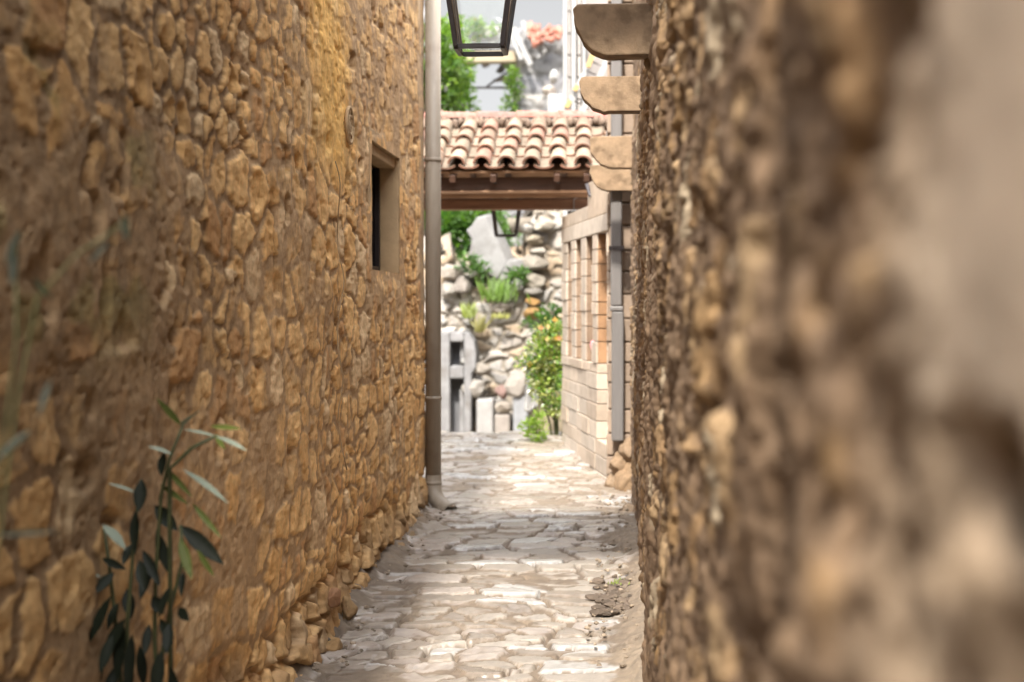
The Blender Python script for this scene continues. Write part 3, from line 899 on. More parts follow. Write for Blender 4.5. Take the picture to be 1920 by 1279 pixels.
# hooks under the eaves
for px in (926, 1045):
    p = at(px, 335, 10.95)
    m = MB(); m.tube([(p.x, 10.955, p.z + .05), (p.x, 10.945, p.z), (p.x, 10.95, p.z - .03), (p.x + .015, 10.965, p.z - .035)], .008, 8); m.build('hook', M['iron'], can)
m = MB(); p = at(1122, 372, 10.0)
m.tube([(p.x - .08, 10.02, p.z + .10), (p.x - .06, 9.97, p.z + .02), (p.x + .02, 9.95, p.z - .01), (p.x + .04, 9.95, p.z + .05), (p.x + .05, 9.97, p.z + .08)], .014, 8)
m.build('iron_strap', M['iron'], can)
lantern('small far square lantern hanging under the canopy before the leaning slab', 927, 968, 443, 12.15, 1.45, 0.36, RZ - .10)
fl = empty('floodlight', 'small black floodlight hung under the lower beam beside the slit wall', 'lamp')
p = at(1065, 396, 11.70); q = at(1091, 407, 11.70)
m = MB(); m.box(p.x, q.x, 11.66, 11.74, q.z, p.z); m.build('housing', M['black'], fl, .006, 2)
m = MB(); m.tube([((p.x + q.x) / 2 - .01, 11.735, p.z - .01), ((p.x + q.x) / 2 - .01, 11.735, p.z + .10), ((p.x + q.x) / 2 + .05, 11.735, p.z + .13)], .005, 6); m.build('wire', M['white'], fl)
m = MB(); m.box(p.x + .02, q.x - .02, 11.652, 11.659, q.z + .012, p.z - .012); m.build('lens', M['dark_glass'], fl)

# ------------------------------------------------------------------ slit wall on the right
sw = empty('block_wall', 'sandstone block wall with tall narrow openings beside the sunny paving', 'wall')
WD = Vector((-0.180, 0.9837, 0)).normalized(); WN = Vector((-WD.y, WD.x, 0))    # along, and outwards to the path
W0 = Vector((-0.035, 9.30, 0))


def wt_(px):
    k = math.tan(math.atan((px - 960) / FPX) - math.radians(4.07))
    Y = (W0.x + 0.183 * W0.y) / (k + 0.183)
    return (Y - W0.y) / WD.y


TH = 0.26


def wblock(m, t0, t1, z0, z1, col, out=0.0):
    a = W0 + WD * t0 + WN * out; b = W0 + WD * t1 + WN * out
    c = W0 + WD * t1 - WN * TH; d = W0 + WD * t0 - WN * TH
    m.hexa([(p.x, p.y, z0) for p in (a, d, c, b)] + [(p.x, p.y, z1) for p in (a, d, c, b)], col)


def bcol(warm=None):
    t = R.uniform(.82, 1.03); w = R.random() if warm is None else warm
    a = np.array((0.57, 0.49, 0.41)); b = np.array((0.48, 0.345, 0.235))
    c = (a * (1 - w) + b * w) * t
    return tuple(c)


T = [wt_(p) for p in (1145, 1138, 1119, 1110, 1098, 1089, 1079, 1071, 1063, 1054)]
T[0] = 0.02
ZS, ZL, ZT, ZLOW = 1.098, 1.985, 2.20, 0.56
end_t = T[9] + 0.02
m = MB()
z = 0.15; k = 0
while z < ZS - 0.02:
    hh = [0.118, 0.098, 0.112, 0.105, 0.12][k % 5]
    z1 = min(z + hh, ZS) if ZS - (z + hh) > 0.05 else ZS
    segs = [(T[0], T[1]), (T[2], end_t)] if z > ZLOW - .02 else [(T[0], end_t)]
    for (s0, s1) in segs:
        t = s0
        while t < s1 - .01:
            L = R.uniform(.24, .48)
            t1 = min(t + L, s1)
            if s1 - t1 < .10: t1 = s1
            wblock(m, t + .002, t1 - .002, z + .002, z1 - .003, bcol(R.uniform(0, .45)), R.uniform(-.006, .007))
            t = t1
    z = z1; k += 1
m.build('base_course', M['brick'], sw, .008, 2)
warm = (0.7, 0.9, 0.55, 0.3, 0.2, 0.2)
for q, (t0, t1) in enumerate(((T[0], T[1]), (T[2], T[3]), (T[4], T[5]), (T[6], T[7]), (T[8], end_t))):
    m = MB(); z = ZS + .001; top = ZL
    while z < top - .02:
        z1 = min(z + R.uniform(.085, .15), top)
        if top - z1 < .04: z1 = top
        ta, tb, oo = t0 + R.uniform(0, .006), t1 - R.uniform(0, .006), R.uniform(-.004, .006)
        TH = .010; wblock(m, ta, tb, z + .002, z1 - .004, bcol(warm[q] * R.uniform(.2, .5)), oo)
        TH = .26; t = R.uniform(.85, 1.12); cq = (.38 * t, .22 * t, .12 * t) if q == 1 else (.28 * t, .195 * t, .135 * t)  # jamb shade painted as brown, the tall opening's warm glow as orange
        a0 = W0 + WD * (ta + .003) - WN * .0105; b0 = W0 + WD * (tb - .003) - WN * .0105; c0_ = W0 + WD * (tb - .003) - WN * TH; d0 = W0 + WD * (ta + .003) - WN * TH
        m.hexa([(p.x, p.y, z + .002) for p in (a0, d0, c0_, b0)] + [(p.x, p.y, z1 - .004) for p in (a0, d0, c0_, b0)], cq)
        z = z1
    m.build('pillar', M['brick'], sw, .006, 2)
m = MB(); t = T[0]
while t < end_t - .01:
    t1 = min(t + R.uniform(.5, .7), end_t)
    if end_t - t1 < .2: t1 = end_t
    wblock(m, t + .002, t1 - .002, ZL + .001, ZL + .115, bcol(.1), .004); t = t1
m.build('lintel', M['brick'], sw, .006, 2)
m = MB(); t = T[0]
while t < end_t - .01:
    t1 = min(t + R.uniform(.2, .35), end_t)
    if end_t - t1 < .1: t1 = end_t
    wblock(m, t + .003, t1 - .003, ZL + .117, ZT + (.16 if t < T[3] else 0), bcol(.35 if t > T[3] else .6), .0); t = t1
m.build('top_course', M['brick'], sw, .006, 2)
# backing mortar inside the joints
m = MB()
def mort(t0, t1, z0, z1): 
    a = W0 + WD * t0 - WN * .012; b = W0 + WD * t1 - WN * .012; c = W0 + WD * t1 - WN * (TH - .02); d = W0 + WD * t0 - WN * (TH - .02)
    m.hexa([(p.x, p.y, z0) for p in (a, d, c, b)] + [(p.x, p.y, z1) for p in (a, d, c, b)], (.38, .31, .24))
mort(T[0] + .02, end_t - .02, .0, ZLOW - .02); mort(T[2] + .02, end_t - .02, ZLOW - .019, ZS - .02)
for (t0, t1) in ((T[0], T[1]), (T[2], T[3]), (T[4], T[5]), (T[6], T[7]), (T[8], end_t)):
    mort(t0 + .02, t1 - .02, ZS - .019, ZT - .03)
m.build('mortar', M['brick'], sw)
# pink object in the opening
pv = W0 + WD * (T[4] - 0.05) - WN * 0.05
prof = [(0.008, 0.0), (0.012, .02), (.018, .06), (.024, .095), (.026, .12), (.021, .138), (.010, .148), (.0, .150)]
m = MB()
m.tube([(pv.x + .01 - z * .08, pv.y, ZS + .001 + z) for r, z in prof], [max(r, .001) for r, z in prof], 14)
tag(m.build('vase', M['pink']), 'small pink tapered vase standing on the sill of the slit wall', 'vase')
# broken render and rocks at the foot of the grey downspout
for k, (px, py, Y, rx, rz_, c) in enumerate(((1160, 872, 9.16, .075, .085, (.33, .225, .14)), (1174, 905, 9.10, .085, .13, (.33, .22, .13)), (1150, 905, 9.2, .06, .085, (.34, .24, .155)),
                                              (1180, 845, 9.17, .07, .14, (.36, .25, .16)), (1172, 948, 8.75, .075, .055, (.24, .18, .13)), (1184, 965, 8.3, .07, .06, (.26, .19, .13)))):
    p = at(px, py, Y); m = MB()
    rock_mb(m, p, (rx, .08, rz_), 300 + k, 4, .45, c)
    o = m.build('rock', M['wall_r'])
    tag(o, ['tan rock just below the open end of the grey downspout', 'tall brown rock against the right wall foot below the grey downspout', 'pale tan rock touching the base of the sandstone slit wall',
            'upright brown rock behind the others under the grey downspout', 'flat dark rock on the paving by the right wall, farther one', 'flat dark rock on the paving by the right wall, nearer one'][k],
        'rock', 'rocks at the foot of the right wall')
# crumbled mortar heap on the dirt strip
m = MB()
for k in range(60):
    Y = R.gauss(6.1, .16); x = R.uniform(-.08, .095)
    s = R.uniform(.008, .034)
    rock_mb(m, (x, Y, gzf(Y) + .035 + .12 * max(0, x)), (s * 1.3, s * 1.3, s * .6), 400 + k, 2, .6, tuple(np.array((.17, .13, .10)) * R.uniform(.6, 1.4)), False)
for k in range(230):
    Y = R.uniform(4.9, 8.6); side = R.random() < .7
    x = R.uniform(-.10, .10) if side else R.uniform(-1.10, -.93)
    s = R.uniform(.004, .013)
    rock_mb(m, (x, Y, gzf(Y) + (.050 + .12 * max(0, x) if side else .034)), (s * 1.3, s * 1.3, s * .8), 700 + k, 1, .5, tuple(np.array((.34, .27, .20)) * R.uniform(.6, 1.5)), False)
o = m.build('rubble', M['wall_r']); tag(o, 'crumbled mortar and grit lying along the foot of the alley walls', 'rubble', kind='stuff')

# loose foundation stones at the foot of the left wall
foot_labels = ['rounded tan brown stone bulging from the foot of the ochre wall, nearest the camera', 'tan stone under the ragged render edge of the ochre wall', 'small reddish stone wedged at the foot of the ochre wall',
               'round tan cobble sticking out at the ochre wall foot before the shaded paving', 'grey tan cobble leaning on the ochre wall foot near the taupe downspout', 'low brown cobble by the outlet of the taupe downspout']
for k, (px, py, Y, r_, c) in enumerate(((583, 1215, 5.35, .060, (.46, .29, .14)), (640, 1140, 5.75, .055, (.47, .31, .16)), (602, 1120, 5.45, .045, (.46, .25, .14)), (735, 1040, 7.15, .062, (.47, .32, .18)),
                                         (758, 1012, 7.5, .055, (.40, .29, .18)), (778, 975, 7.9, .045, (.33, .23, .14)))):
    p = at(px, py, Y); x = XL + .05
    m = MB(); rock_mb(m, (x, Y, p.z), (r_ * .75, r_ * 1.25, r_), 500 + k, 4, .45, tuple(.62 * q for q in c))
    o = m.build('foundation_stone', M['wall_l']); tag(o, foot_labels[k], 'stone', 'foundation stones of the ochre wall')

# ------------------------------------------------------------------ ruins beyond


def panel(name, Y, prof_px, z0, step, su, sv, seed, pal, parent=None, hole=None, thick=0.4, amp=0.06, mortc=(0.30, 0.25, 0.20), x1=None, mix=.45, gap=0.2):
    P = [at(a, b, Y) for a, b in prof_px]
    xs = np.arange(P[0].x, P[-1].x, step)
    if x1 is not None: xs = xs[xs < x1]
    zt = np.interp(xs, [p.x for p in P], [p.z for p in P])
    n = int((zt.max() - z0) / step)
    vs = np.linspace(z0, zt.max() + .1, n)
    U, V = np.meshgrid(xs, vs, indexing='ij')
    e, a, b, c, dx, dy = stone_field(U, V, su, sv, seed, su * .35, mix)
    mid = fbm(U * 5, V * 5, seed + 40, 4)
    s = sstep(0.02, gap, e + .12 * (mid - .5))
    h = s * amp * (.4 + .6 * a) + s * amp * .8 * ((b - .5) * dx + (c - .5) * dy) + amp * .5 * (mid - .5)
    pal = [np.array(q) for q in pal]
    idx = np.clip((c * len(pal)).astype(int), 0, len(pal) - 1)
    col = np.array(pal)[idx] * (.85 + .3 * b)[..., None]
    mk = sstep(.03, .12, e)
    col = np.array(mortc) * (1 - mk[..., None]) + col * mk[..., None]
    top = np.interp(U, xs, zt) + .16 * (b - .5) * 1.4
    keep = (V[:-1, :-1] < top[:-1, :-1])
    if hole:
        for (ha, hb, hc, hd) in hole:
            pa, pb = at(ha, hc, Y), at(hb, hd, Y)
            keep &= ~((U[:-1, :-1] > pa.x) & (U[:-1, :-1] < pb.x) & (V[:-1, :-1] < pa.z) & (V[:-1, :-1] > pb.z))
    pos = np.stack([U, Y - h, V], -1).reshape(-1, 3)
    o = mesh_from_arrays(name, pos, grid_faces(len(xs), len(vs), keep), M['rubble'], col.reshape(-1, 3), parent)
    md = o.modifiers.new('solid', 'SOLIDIFY'); md.thickness = thick; md.offset = -1
    return o


PALE = [(.34, .305, .27), (.38, .345, .31), (.30, .28, .255), (.40, .375, .345), (.36, .28, .20), (.34, .32, .30)]
rw = panel('rubble_wall', 18.0, [(300, 470), (700, 478), (835, 492), (868, 505), (900, 535), (925, 565), (955, 560), (978, 525), (988, 455), (996, 425), (1012, 402), (1064, 392), (1080, 390)], -0.5, 0.018, 0.44, 0.25, 600, PALE,
           amp=.075, x1=-0.60, mortc=(.30, .26, .21), gap=.12)
tag(rw, 'collapsed pale rubble wall with a ragged stepped top beyond the canopy', 'wall')
# a few ochre squared stones in it and rocks along its broken top
big = [(1001, 566, 15, 9, 17.86, (.62, .38, .16), 'small orange squared stone in the rubble wall, upper of a stacked pair'), (1001, 587, 17, 12, 17.86, (.62, .40, .18), 'orange squared stone in the rubble wall, lower of a stacked pair'),
       (1001, 495, 24, 14, 17.84, (.50, .46, .41), 'grey boulder perched on the rubble wall edge right of the slab'), (1002, 525, 20, 15, 17.86, (.56, .52, .46), 'pale squared boulder under the perched grey boulder'),
       (1000, 546, 17, 8, 17.86, (.42, .40, .38), 'flat dark grey boulder above the orange squared stones'),
       (970, 537, 13, 14, 17.84, (.66, .66, .67), 'white rounded boulder right of the grass tuft on the rubble wall'), (850, 512, 22, 15, 17.84, (.54, .49, .45), 'broad grey boulder on the rubble wall below the green shrub'),
       (868, 535, 17, 16, 17.8, (.44, .40, .38), 'dark grey boulder above the yellow green tuft'), (842, 545, 15, 18, 17.83, (.56, .53, .50), 'pale boulder beside the taupe downspout edge on the rubble wall'),
       (945, 574, 22, 11, 17.82, (.50, .46, .43), 'long flat boulder under the grass tuft'), (1020, 425, 22, 9, 17.84, (.62, .57, .50), 'cream boulder at the top of the rubble wall by the far lantern'),
       (1000, 450, 18, 9, 17.86, (.60, .53, .43), 'tan flat boulder on the stepped rubble wall end'), (988, 428, 14, 10, 17.88, (.66, .64, .62), 'white small boulder on the top step of the rubble wall'),
       (1010, 473, 17, 9, 17.85, (.64, .60, .55), 'whitish boulder resting between tan and grey boulders'),
       (890, 725, 22, 18, 17.55, (.55, .53, .51), 'pale boulder right of the grey door frame'), (968, 722, 22, 28, 17.5, (.52, .48, .45), 'big tilted grey boulder left of the flowering bush'),
       (940, 735, 12, 12, 17.5, (.40, .27, .25), 'reddish boulder between pale stones low on the rubble wall'), (905, 690, 18, 12, 17.6, (.52, .48, .44), 'flat boulder above the pale upright stones'),
       (945, 765, 17, 13, 17.5, (.56, .51, .46), 'beige boulder over the lowest beige block'),
       (880, 680, 16, 12, 17.6, (.50, .50, .50), 'light grey boulder beside the dark window hole')]
for k, (px, py, rx, ry, Y, c, lab) in enumerate(big):
    p = at(px, py, Y); s = Y / FPX
    m = MB(); rock_mb(m, p, (rx * s * 1.2, .16, ry * s * 1.2), 620 + k, 2, .5, tuple(.45 * q * w for q, w in zip(c, (1.04, 1, .93))), False)
    tag(m.build('boulder', M['rubble']), lab, 'boulder', 'boulders in the collapsed wall')
blocks = [(893, 925, 748, 822, (.56, .54, .52), 'pale upright building stone beside the grey door frame'), (927, 956, 777, 822, (.52, .46, .41), 'beige squared building stone low between two pale uprights'),
          (962, 990, 742, 822, (.50, .51, .53), 'tall blue grey building stone left of the white cloth')]
for (a, b, c_, d, col, lab) in blocks:
    p, q = at(a, c_, 17.45), at(b, d, 17.45)
    m = MB(); m.box(p.x, q.x, 17.45, 17.8, min(q.z, -.3), p.z, tuple(.50 * q for q in col))
    tag(m.build('building_stone', M['rubble'], None, .03, 3), lab, 'stone', 'squared stones along the rubble wall foot')

# grey rendered door frame
def poly(px, Y): return [at(a, b, Y) for a, b in px]


df = empty('ruined_doorway', 'grey rendered doorway with a square window hole above its dark door hole', 'doorway')
Yd = 17.45
def pbox(m, a, b, c_, d, Y, dep, col=None):
    p, q = at(a, c_, Y), at(b, d, Y); m.box(p.x, q.x, Y, Y + dep, q.z, p.z, col)
m = MB()
pbox(m, 780, 843.5, 622, 825, Yd, .4); m.prism(poly([(870, 622), (879, 625), (889, 640), (893, 665), (892, 690), (884, 702), (883, 825), (870, 825)], Yd), (0, .4, 0)); pbox(m, 843.7, 869.8, 622, 641, Yd, .4); pbox(m, 843.7, 869.8, 686, 710, Yd, .4)
m.build('wall', M['bluegrey'], df, .02, 2)
m = MB(); pbox(m, 843.8, 869.7, 641.2, 685.8, Yd + .33, .05); pbox(m, 843.8, 869.7, 710.2, 825, Yd + .33, .05); m.build('back', M['concrete_dark'], df)
m = MB(); pbox(m, 863, 869.6, 643, 684, Yd + .12, .03); pbox(m, 862, 869.6, 730, 822, Yd + .12, .03); m.build('shutter', M['bluegrey'], df)

# slabs lying on top
m = MB(); m.prism(poly([(883, 424), (873, 432), (884, 448), (880, 470), (878, 480), (890, 498), (932, 524), (950, 495), (944, 478), (925, 437), (908, 405), (893, 408)], 17.95), (0.10, .22, .05))
o = m.build('concrete_slab', M['concrete'], None, .02, 2); tag(o, 'big broken grey concrete slab leaning over the top of the rubble wall', 'slab', 'broken concrete slabs')
m = MB(); m.prism(poly([(934, 526), (952, 488), (989, 486), (988, 504), (962, 512), (944, 527)], 17.85), (0.05, .45, .05))
o = m.build('concrete_slab', M['concrete'], None, .02, 2); tag(o, 'short grey concrete slab lying flat right of the big leaning slab', 'slab', 'broken concrete slabs')

# ruined building with window hole
rb = empty('ruined_building', 'roofless grey ruin with an open window hole showing sky', 'ruin')
GREYS = [(.27, .265, .265), (.245, .24, .25), (.31, .295, .285), (.29, .275, .26), (.225, .225, .24)]
panel('wall', 24.0, [(560, 30), (760, 40), (835, 50), (880, 54), (958, 56), (972, 50), (1000, 78), (1035, 70), (1056, 48), (1090, 40)], -0.5, 0.035, 0.55, 0.30, 700, GREYS, rb, [(858, 957, 116, 236)], .5, .05, (.21, .205, .20))
m = MB(); pbox(m, 845, 968, 97, 116.5, 23.80, .2); m.build('lintel', M['beige'], rb, .02)
m = MB(); a, b = at(850, 164.5, 24.2), at(972, 164.5, 24.2); m.tube([a, b], .020, 8); a, b = at(912, 163, 24.2), at(975, 118, 24.2); m.tube([a, b], .018, 8)
m.build('bars', M['iron'], rb)
m = MB()
for (a, b, w) in (((963, 52), (996, 122), .07), ((980, 40), (1011, 108), .06), ((1002, 62), (1022, 98), .06), ((957, 62), (978, 112), .05)):
    p = at(*a, 23.7); q = at(*b, 23.6); m.bar(p, q, w, w)
m.build('rafter', M['white'], rb)
m = MB()
for (tl, tr, br, bl, nn) in (((984, 36), (1016, 46), (1010, 84), (999, 88), 5), ((1012, 48), (1056, 44), (1046, 76), (1016, 78), 6)):
    A, B, C_, D = (at(*q, 23.5) for q in (tl, tr, br, bl))
    for k in range(nn):
        u0, u1 = k / nn, (k + 1) / nn
        p0 = A.lerp(B, (u0 + u1) / 2); p1 = D.lerp(C_, (u0 + u1) / 2)
        p0.y += .25; r_ = (A - B).length / nn * .64
        for (f0, f1) in ((0, .36), (.33, .70), (.66, 1.03)):
            w = R.uniform(.75, 1.25); jit = Vector((R.uniform(-.03, .03), R.uniform(-.04, .04), R.uniform(-.03, .03)))
            m.tube([p1.lerp(p0, f0) + jit + Vector((0, -.05, 0)), p1.lerp(p0, f1) + jit], [r_ * .98, r_ * .78], 8, True, (.40 * w, .17 * w, .125 * w))
m.build('fallen_roof', M['tile'], rb)
for k, (px, py, rx, ry, lab) in enumerate(((1040, 145, 10, 14, 'white lump of masonry high on the grey ruin'), (1030, 172, 14, 14, 'pale tan lump of masonry on the grey ruin above the canopy ridge'))):
    p = at(px, py, 23.6); s = 23.6 / FPX; m = MB(); rock_mb(m, p, (rx * s, .25, ry * s), 660 + k, 3, .4, ((.45, .44, .43), (.40, .34, .29))[k])
    m.build('masonry', M['rubble'], rb)
m = MB(); pbox(m, 1026, 1056, 176, 240, 23.3, .5); m.build('masonry', M['white'], rb, .03, 2)

# pale house with white posts and an outside stair
ph = empty('pale_house', 'pale rendered house with white posts and a slanting outside stair', 'house')
Yp = 15.6
m = MB(); p = at(1064, 500, Yp + .25); m.box(p.x, 4.0, Yp + .25, 19.0, -.4, 5.2); m.build('wall', M['pale'], ph)
for (a, b) in ((1056, 1063.5), (1071.5, 1080), (1092, 1098)):
    m = MB(); p, q = at(a, 0, Yp), at(b, 0, Yp); m.box(p.x, q.x, Yp, Yp + .05, -.3, 5.0); m.build('post', M['white'], ph, .005)
m = MB()
for px in (1067, 1086):
    for k in range(14):
        p, q = at(px - 3.2, 0, Yp + .08), at(px + 3.2, 0, Yp + .08); z = 1.6 + k * .24
        m.box(p.x, q.x, Yp + .08, Yp + .24, z, z + .225, (.42, .39, .37))
m.build('block_strip', M['brick'], ph, .006)
m = MB()
for (a, b, w) in (((1134, 60), (1062, 206), .06), ((1160, 70), (1088, 216), .06)):
    p, q = at(*a, 15.35), at(*b, 15.30); m.bar(p, q, .05, w)
st = m.build('stair', M['white'], ph)
m = MB()
for k in range(9):
    t = k / 8; p = at(1134 - 72 * t, 60 + 146 * t, 15.42); q = at(1160 - 72 * t, 70 + 146 * t, 15.42); m.bar(p, q, .05, .012)
m.build('tread', M['pale'], st)
for (a, b) in (((1112, 102), (1102, 126)), ((1069, 188), (1062, 202)), ((1083, 160), (1077, 170))):
    m = MB(); p, q = at(*a, 15.24), at(*b, 15.24); m.bar(p, q, .04, .05)
    m.build('wooden_cleat', M['ochre'], st)

# low beige wall and cloth behind the bush
m = MB(); p, q = at(1004, 735, 12.75), at(1075, 835, 12.75); m.box(p.x, -.25, 12.75, 12.95, -.3, p.z)
tag(m.build('low_wall', M['beige'], None, .02, 2), 'low beige rendered wall behind the flowering bush', 'wall')
n, k_ = 24, 24
P = []
for i in range(n):
    for j in range(k_):
        u = i / (n - 1); v = j / (k_ - 1)
        p = at(988 + 26 * u - 6 * v, 668 + 100 * v + 5 * math.sin(u * 5), 12.66)
        P.append((p.x, 12.66 + .02 * math.sin(u * 14 + v * 2) + .012 * math.sin(u * 27), p.z))
cl = mesh_from_arrays('cloth', np.array(P), grid_faces(n, k_), M['cloth'])
md = cl.modifiers.new('solid', 'SOLIDIFY'); md.thickness = .004
tag(cl, 'white cloth hanging at the end of the low beige wall', 'cloth')

# ------------------------------------------------------------------ plants


def leaf_faces(m, p, d, nrm, L, W, col, bend=0.0, segs=2):
    d = d.normalized(); sd = d.cross(nrm)
    if sd.length < 1e-4: sd = d.orthogonal()
    sd.normalize(); up = sd.cross(d).normalized()
    prof = {2: (0, .9, 0), 4: (0, .75, 1, .7, 0), 6: (0.05, .62, .95, 1, .85, .5, 0)}[segs]
    cen = []
    for k in range(segs + 1):
        t = k / segs
        cen.append(p + d * L * t - up * bend * L * t * t)
    V_ = []; F = []
    for k in range(segs + 1):
        w = W / 2 * prof[k]
        V_ += [cen[k] - sd * w + up * w * .35, cen[k], cen[k] + sd * w + up * w * .35]
    for k in range(segs):
        a = k * 3
        F += [(a, a + 1, a + 4, a + 3), (a + 1, a + 2, a + 5, a + 4)]
    m.add(V_, F, True, col)


def rvec(): 
    while True:
        v = Vector((R.uniform(-1, 1), R.uniform(-1, 1), R.uniform(-1, 1)))
        if .05 < v.length < 1: return v


def leaf_cloud(m, blobs, n, size, cols, jitter=0.25, aspect=.55):
    """blobs: (centre, radii); leaves spread through the volume, denser outside, in twig-like tufts"""
    vol = [b[1][0] * b[1][2] for b in blobs]
    for k in range(n // 5):
        c, r = R.choices(blobs, vol)[0]
        v = rvec(); v = v.normalized() * (v.length ** .45)
        p0 = Vector((c[0] + v.x * r[0], c[1] + v.y * r[1], c[2] + v.z * r[2]))
        base = R.choice(cols); out = (v + Vector((0, 0, .4))).normalized()
        for q in range(5):
            p = p0 + rvec() * size * 1.1
            d = (out + rvec() * .9)
            nr_ = (Vector((0, 0, 1)) + rvec() * .9)
            t = R.uniform(1 - jitter, 1 + jitter)
            s = size * R.uniform(.6, 1.25)
            leaf_faces(m, p, d, nr_, s, s * aspect, tuple(x * t for x in base), .15)


def blobs_px(lst, Y, dep):
    out = []
    for (px, py, rx, ry) in lst:
        s = Y / FPX; c = at(px, py, Y + R.uniform(-dep * .4, dep * .4)); out.append((c, (rx * s, dep, ry * s)))
    return out


GREEN = [(.10, .19, .035), (.075, .155, .03), (.14, .24, .05), (.17, .26, .05)]
DGREEN = [(.05, .12, .03), (.075, .15, .035), (.10, .20, .045)]
# tree before the ruin
def tree(label, stem_px, Y, blobs, n, size, cols, dep):
    o = empty('leafy_tree', label, 'tree', None)
    base = at(stem_px[0], 900, Y); g = -.28
    m = MB(); top = at(stem_px[1], stem_px[2], Y)
    mid = Vector(((base.x + top.x) / 2 + .12, Y + .05, (g + top.z) / 2))
    m.tube([(base.x, Y, g), mid, top], [.13, .09, .03], 10)
    bl = blobs_px(blobs, Y, dep)
    for (c, r) in bl[:7]:
        m.tube([mid.lerp(top, R.uniform(.1, .8)), (mid + Vector(c)) / 2 + Vector((0, 0, .1)), c], [.045, .03, .01], 6)
    m.build('trunk', M['bark'], o)
    m = MB(); leaf_cloud(m, bl, n, size, cols); m.build('crown', M['leaf'], o)
    return o


tree('tall bright green tree in front of the ruin window hole, left above the canopy', (790, 800, 90), 20.5,
     [(838, 90, 26, 38), (848, 150, 30, 44), (820, 170, 40, 50), (790, 100, 45, 50), (760, 160, 50, 60), (862, 120, 22, 24), (855, 195, 26, 26), (740, 90, 40, 50), (860, 62, 14, 12), (835, 58, 16, 12)], 5200, .11, GREEN, .55)
tree('dense dark green tree beside the leaning concrete slab', (800, 830, 420), 19.6,
     [(850, 430, 36, 32), (838, 465, 26, 30), (872, 455, 22, 38), (898, 420, 22, 20), (925, 425, 20, 26), (820, 420, 40, 40), (780, 440, 40, 50), (935, 480, 14, 30), (955, 440, 16, 30), (880, 400, 40, 20)], 4200, .10, DGREEN + GREEN[:1], .45)


def tuft(name, label, cat, group, px, py, w, h, Y, n, col, wid=.012, zlo=None):
    m = MB(); s = Y / FPX
    b = at(px, py, Y)
    for k in range(n):
        x = b.x + R.gauss(0, .35) * w * s; p = Vector((x, Y + R.uniform(-.08, .02), b.z + (R.uniform(0, .3) * h * s if n > 60 else 0)))
        d = Vector((R.gauss(0, .35), R.gauss(-.25, .25), 1))
        t = R.uniform(.7, 1.3)
        leaf_faces(m, p, d, Vector((0, -1, .2)), h * s * R.uniform(.5, 1.05), wid, tuple(q * t for q in col), .35 + R.uniform(0, .5), 4)
    return tag(m.build(name, M['leaf']), label, cat, group)


tuft('grass_tuft', 'bright green grass tuft hanging under the leaning slab', 'grass tuft', 'tufts on the rubble wall', 935, 570, 44, 44, 17.7, 120, (.13, .22, .035), .022)
tuft('grass_tuft', 'narrow yellow green tuft below the dark boulder on the rubble wall', 'grass tuft', 'tufts on the rubble wall', 878, 598, 12, 32, 17.7, 60, (.20, .24, .05), .03)
tuft('grass_tuft', 'dull olive tuft just above the grey doorway', 'grass tuft', 'tufts on the rubble wall', 898, 624, 12, 34, 17.7, 40, (.22, .20, .06), .03)
tuft('grass_tuft', 'thin yellow tuft in the middle of the rubble wall', 'grass tuft', 'tufts on the rubble wall', 940, 598, 26, 12, 17.7, 26, (.26, .26, .06), .025)
tuft('grass_tuft', 'small green weed on the dirt beside the right wall', 'weed', 'weeds by the right wall', 1160, 1099, 24, 16, 6.35, 34, (.20, .26, .04), .007)
tuft('grass_tuft', 'tiny green weed rooted at the very foot of the right wall', 'weed', 'weeds by the right wall', 1188, 1090, 10, 18, 6.6, 16, (.20, .26, .04), .006)
# vines on the ruin top and jamb
for (lab, lst, n, cols, Y) in (('green vine growing down the right jamb of the ruin window', [(963, 170, 8, 45), (957, 200, 10, 16)], 500, GREEN, 23.75),
                            ('yellow green creeper along the broken top of the grey ruin', [(862, 52, 14, 14), (893, 52, 10, 14), (905, 58, 24, 6), (888, 66, 12, 10), (935, 52, 12, 5)], 420, GREEN + [(.30, .28, .06)], 23.75),
                            ('green plant spilling from under the leaning slab by the tree', [(880, 494, 15, 7), (902, 505, 10, 6)], 190, DGREEN, 17.72),
                            ('dark green plant below the flat concrete slab', [(972, 516, 10, 5), (965, 525, 9, 5)], 130, DGREEN, 17.78),
                            ('dark green shrub low on the rubble wall behind the flowering bush', [(1015, 610, 26, 16), (1035, 600, 18, 18)], 380, DGREEN, 17.5)):
    o = empty('creeper', lab, 'plant', 'wild plants on the ruins')
    m = MB(); bl = blobs_px(lst, Y, .10); leaf_cloud(m, bl, n, .085, cols); m.build('foliage', M['leaf'], o)
    for (c, r) in bl:
        m = MB(); m.tube([(c[0], Y + .15, c[2] - r[2]), (c[0] + .02, Y + .02, c[2]), (c[0] - .02, Y, c[2] + r[2] * .8)], .010, 6)
        m.build('stem', M['bark'], o)

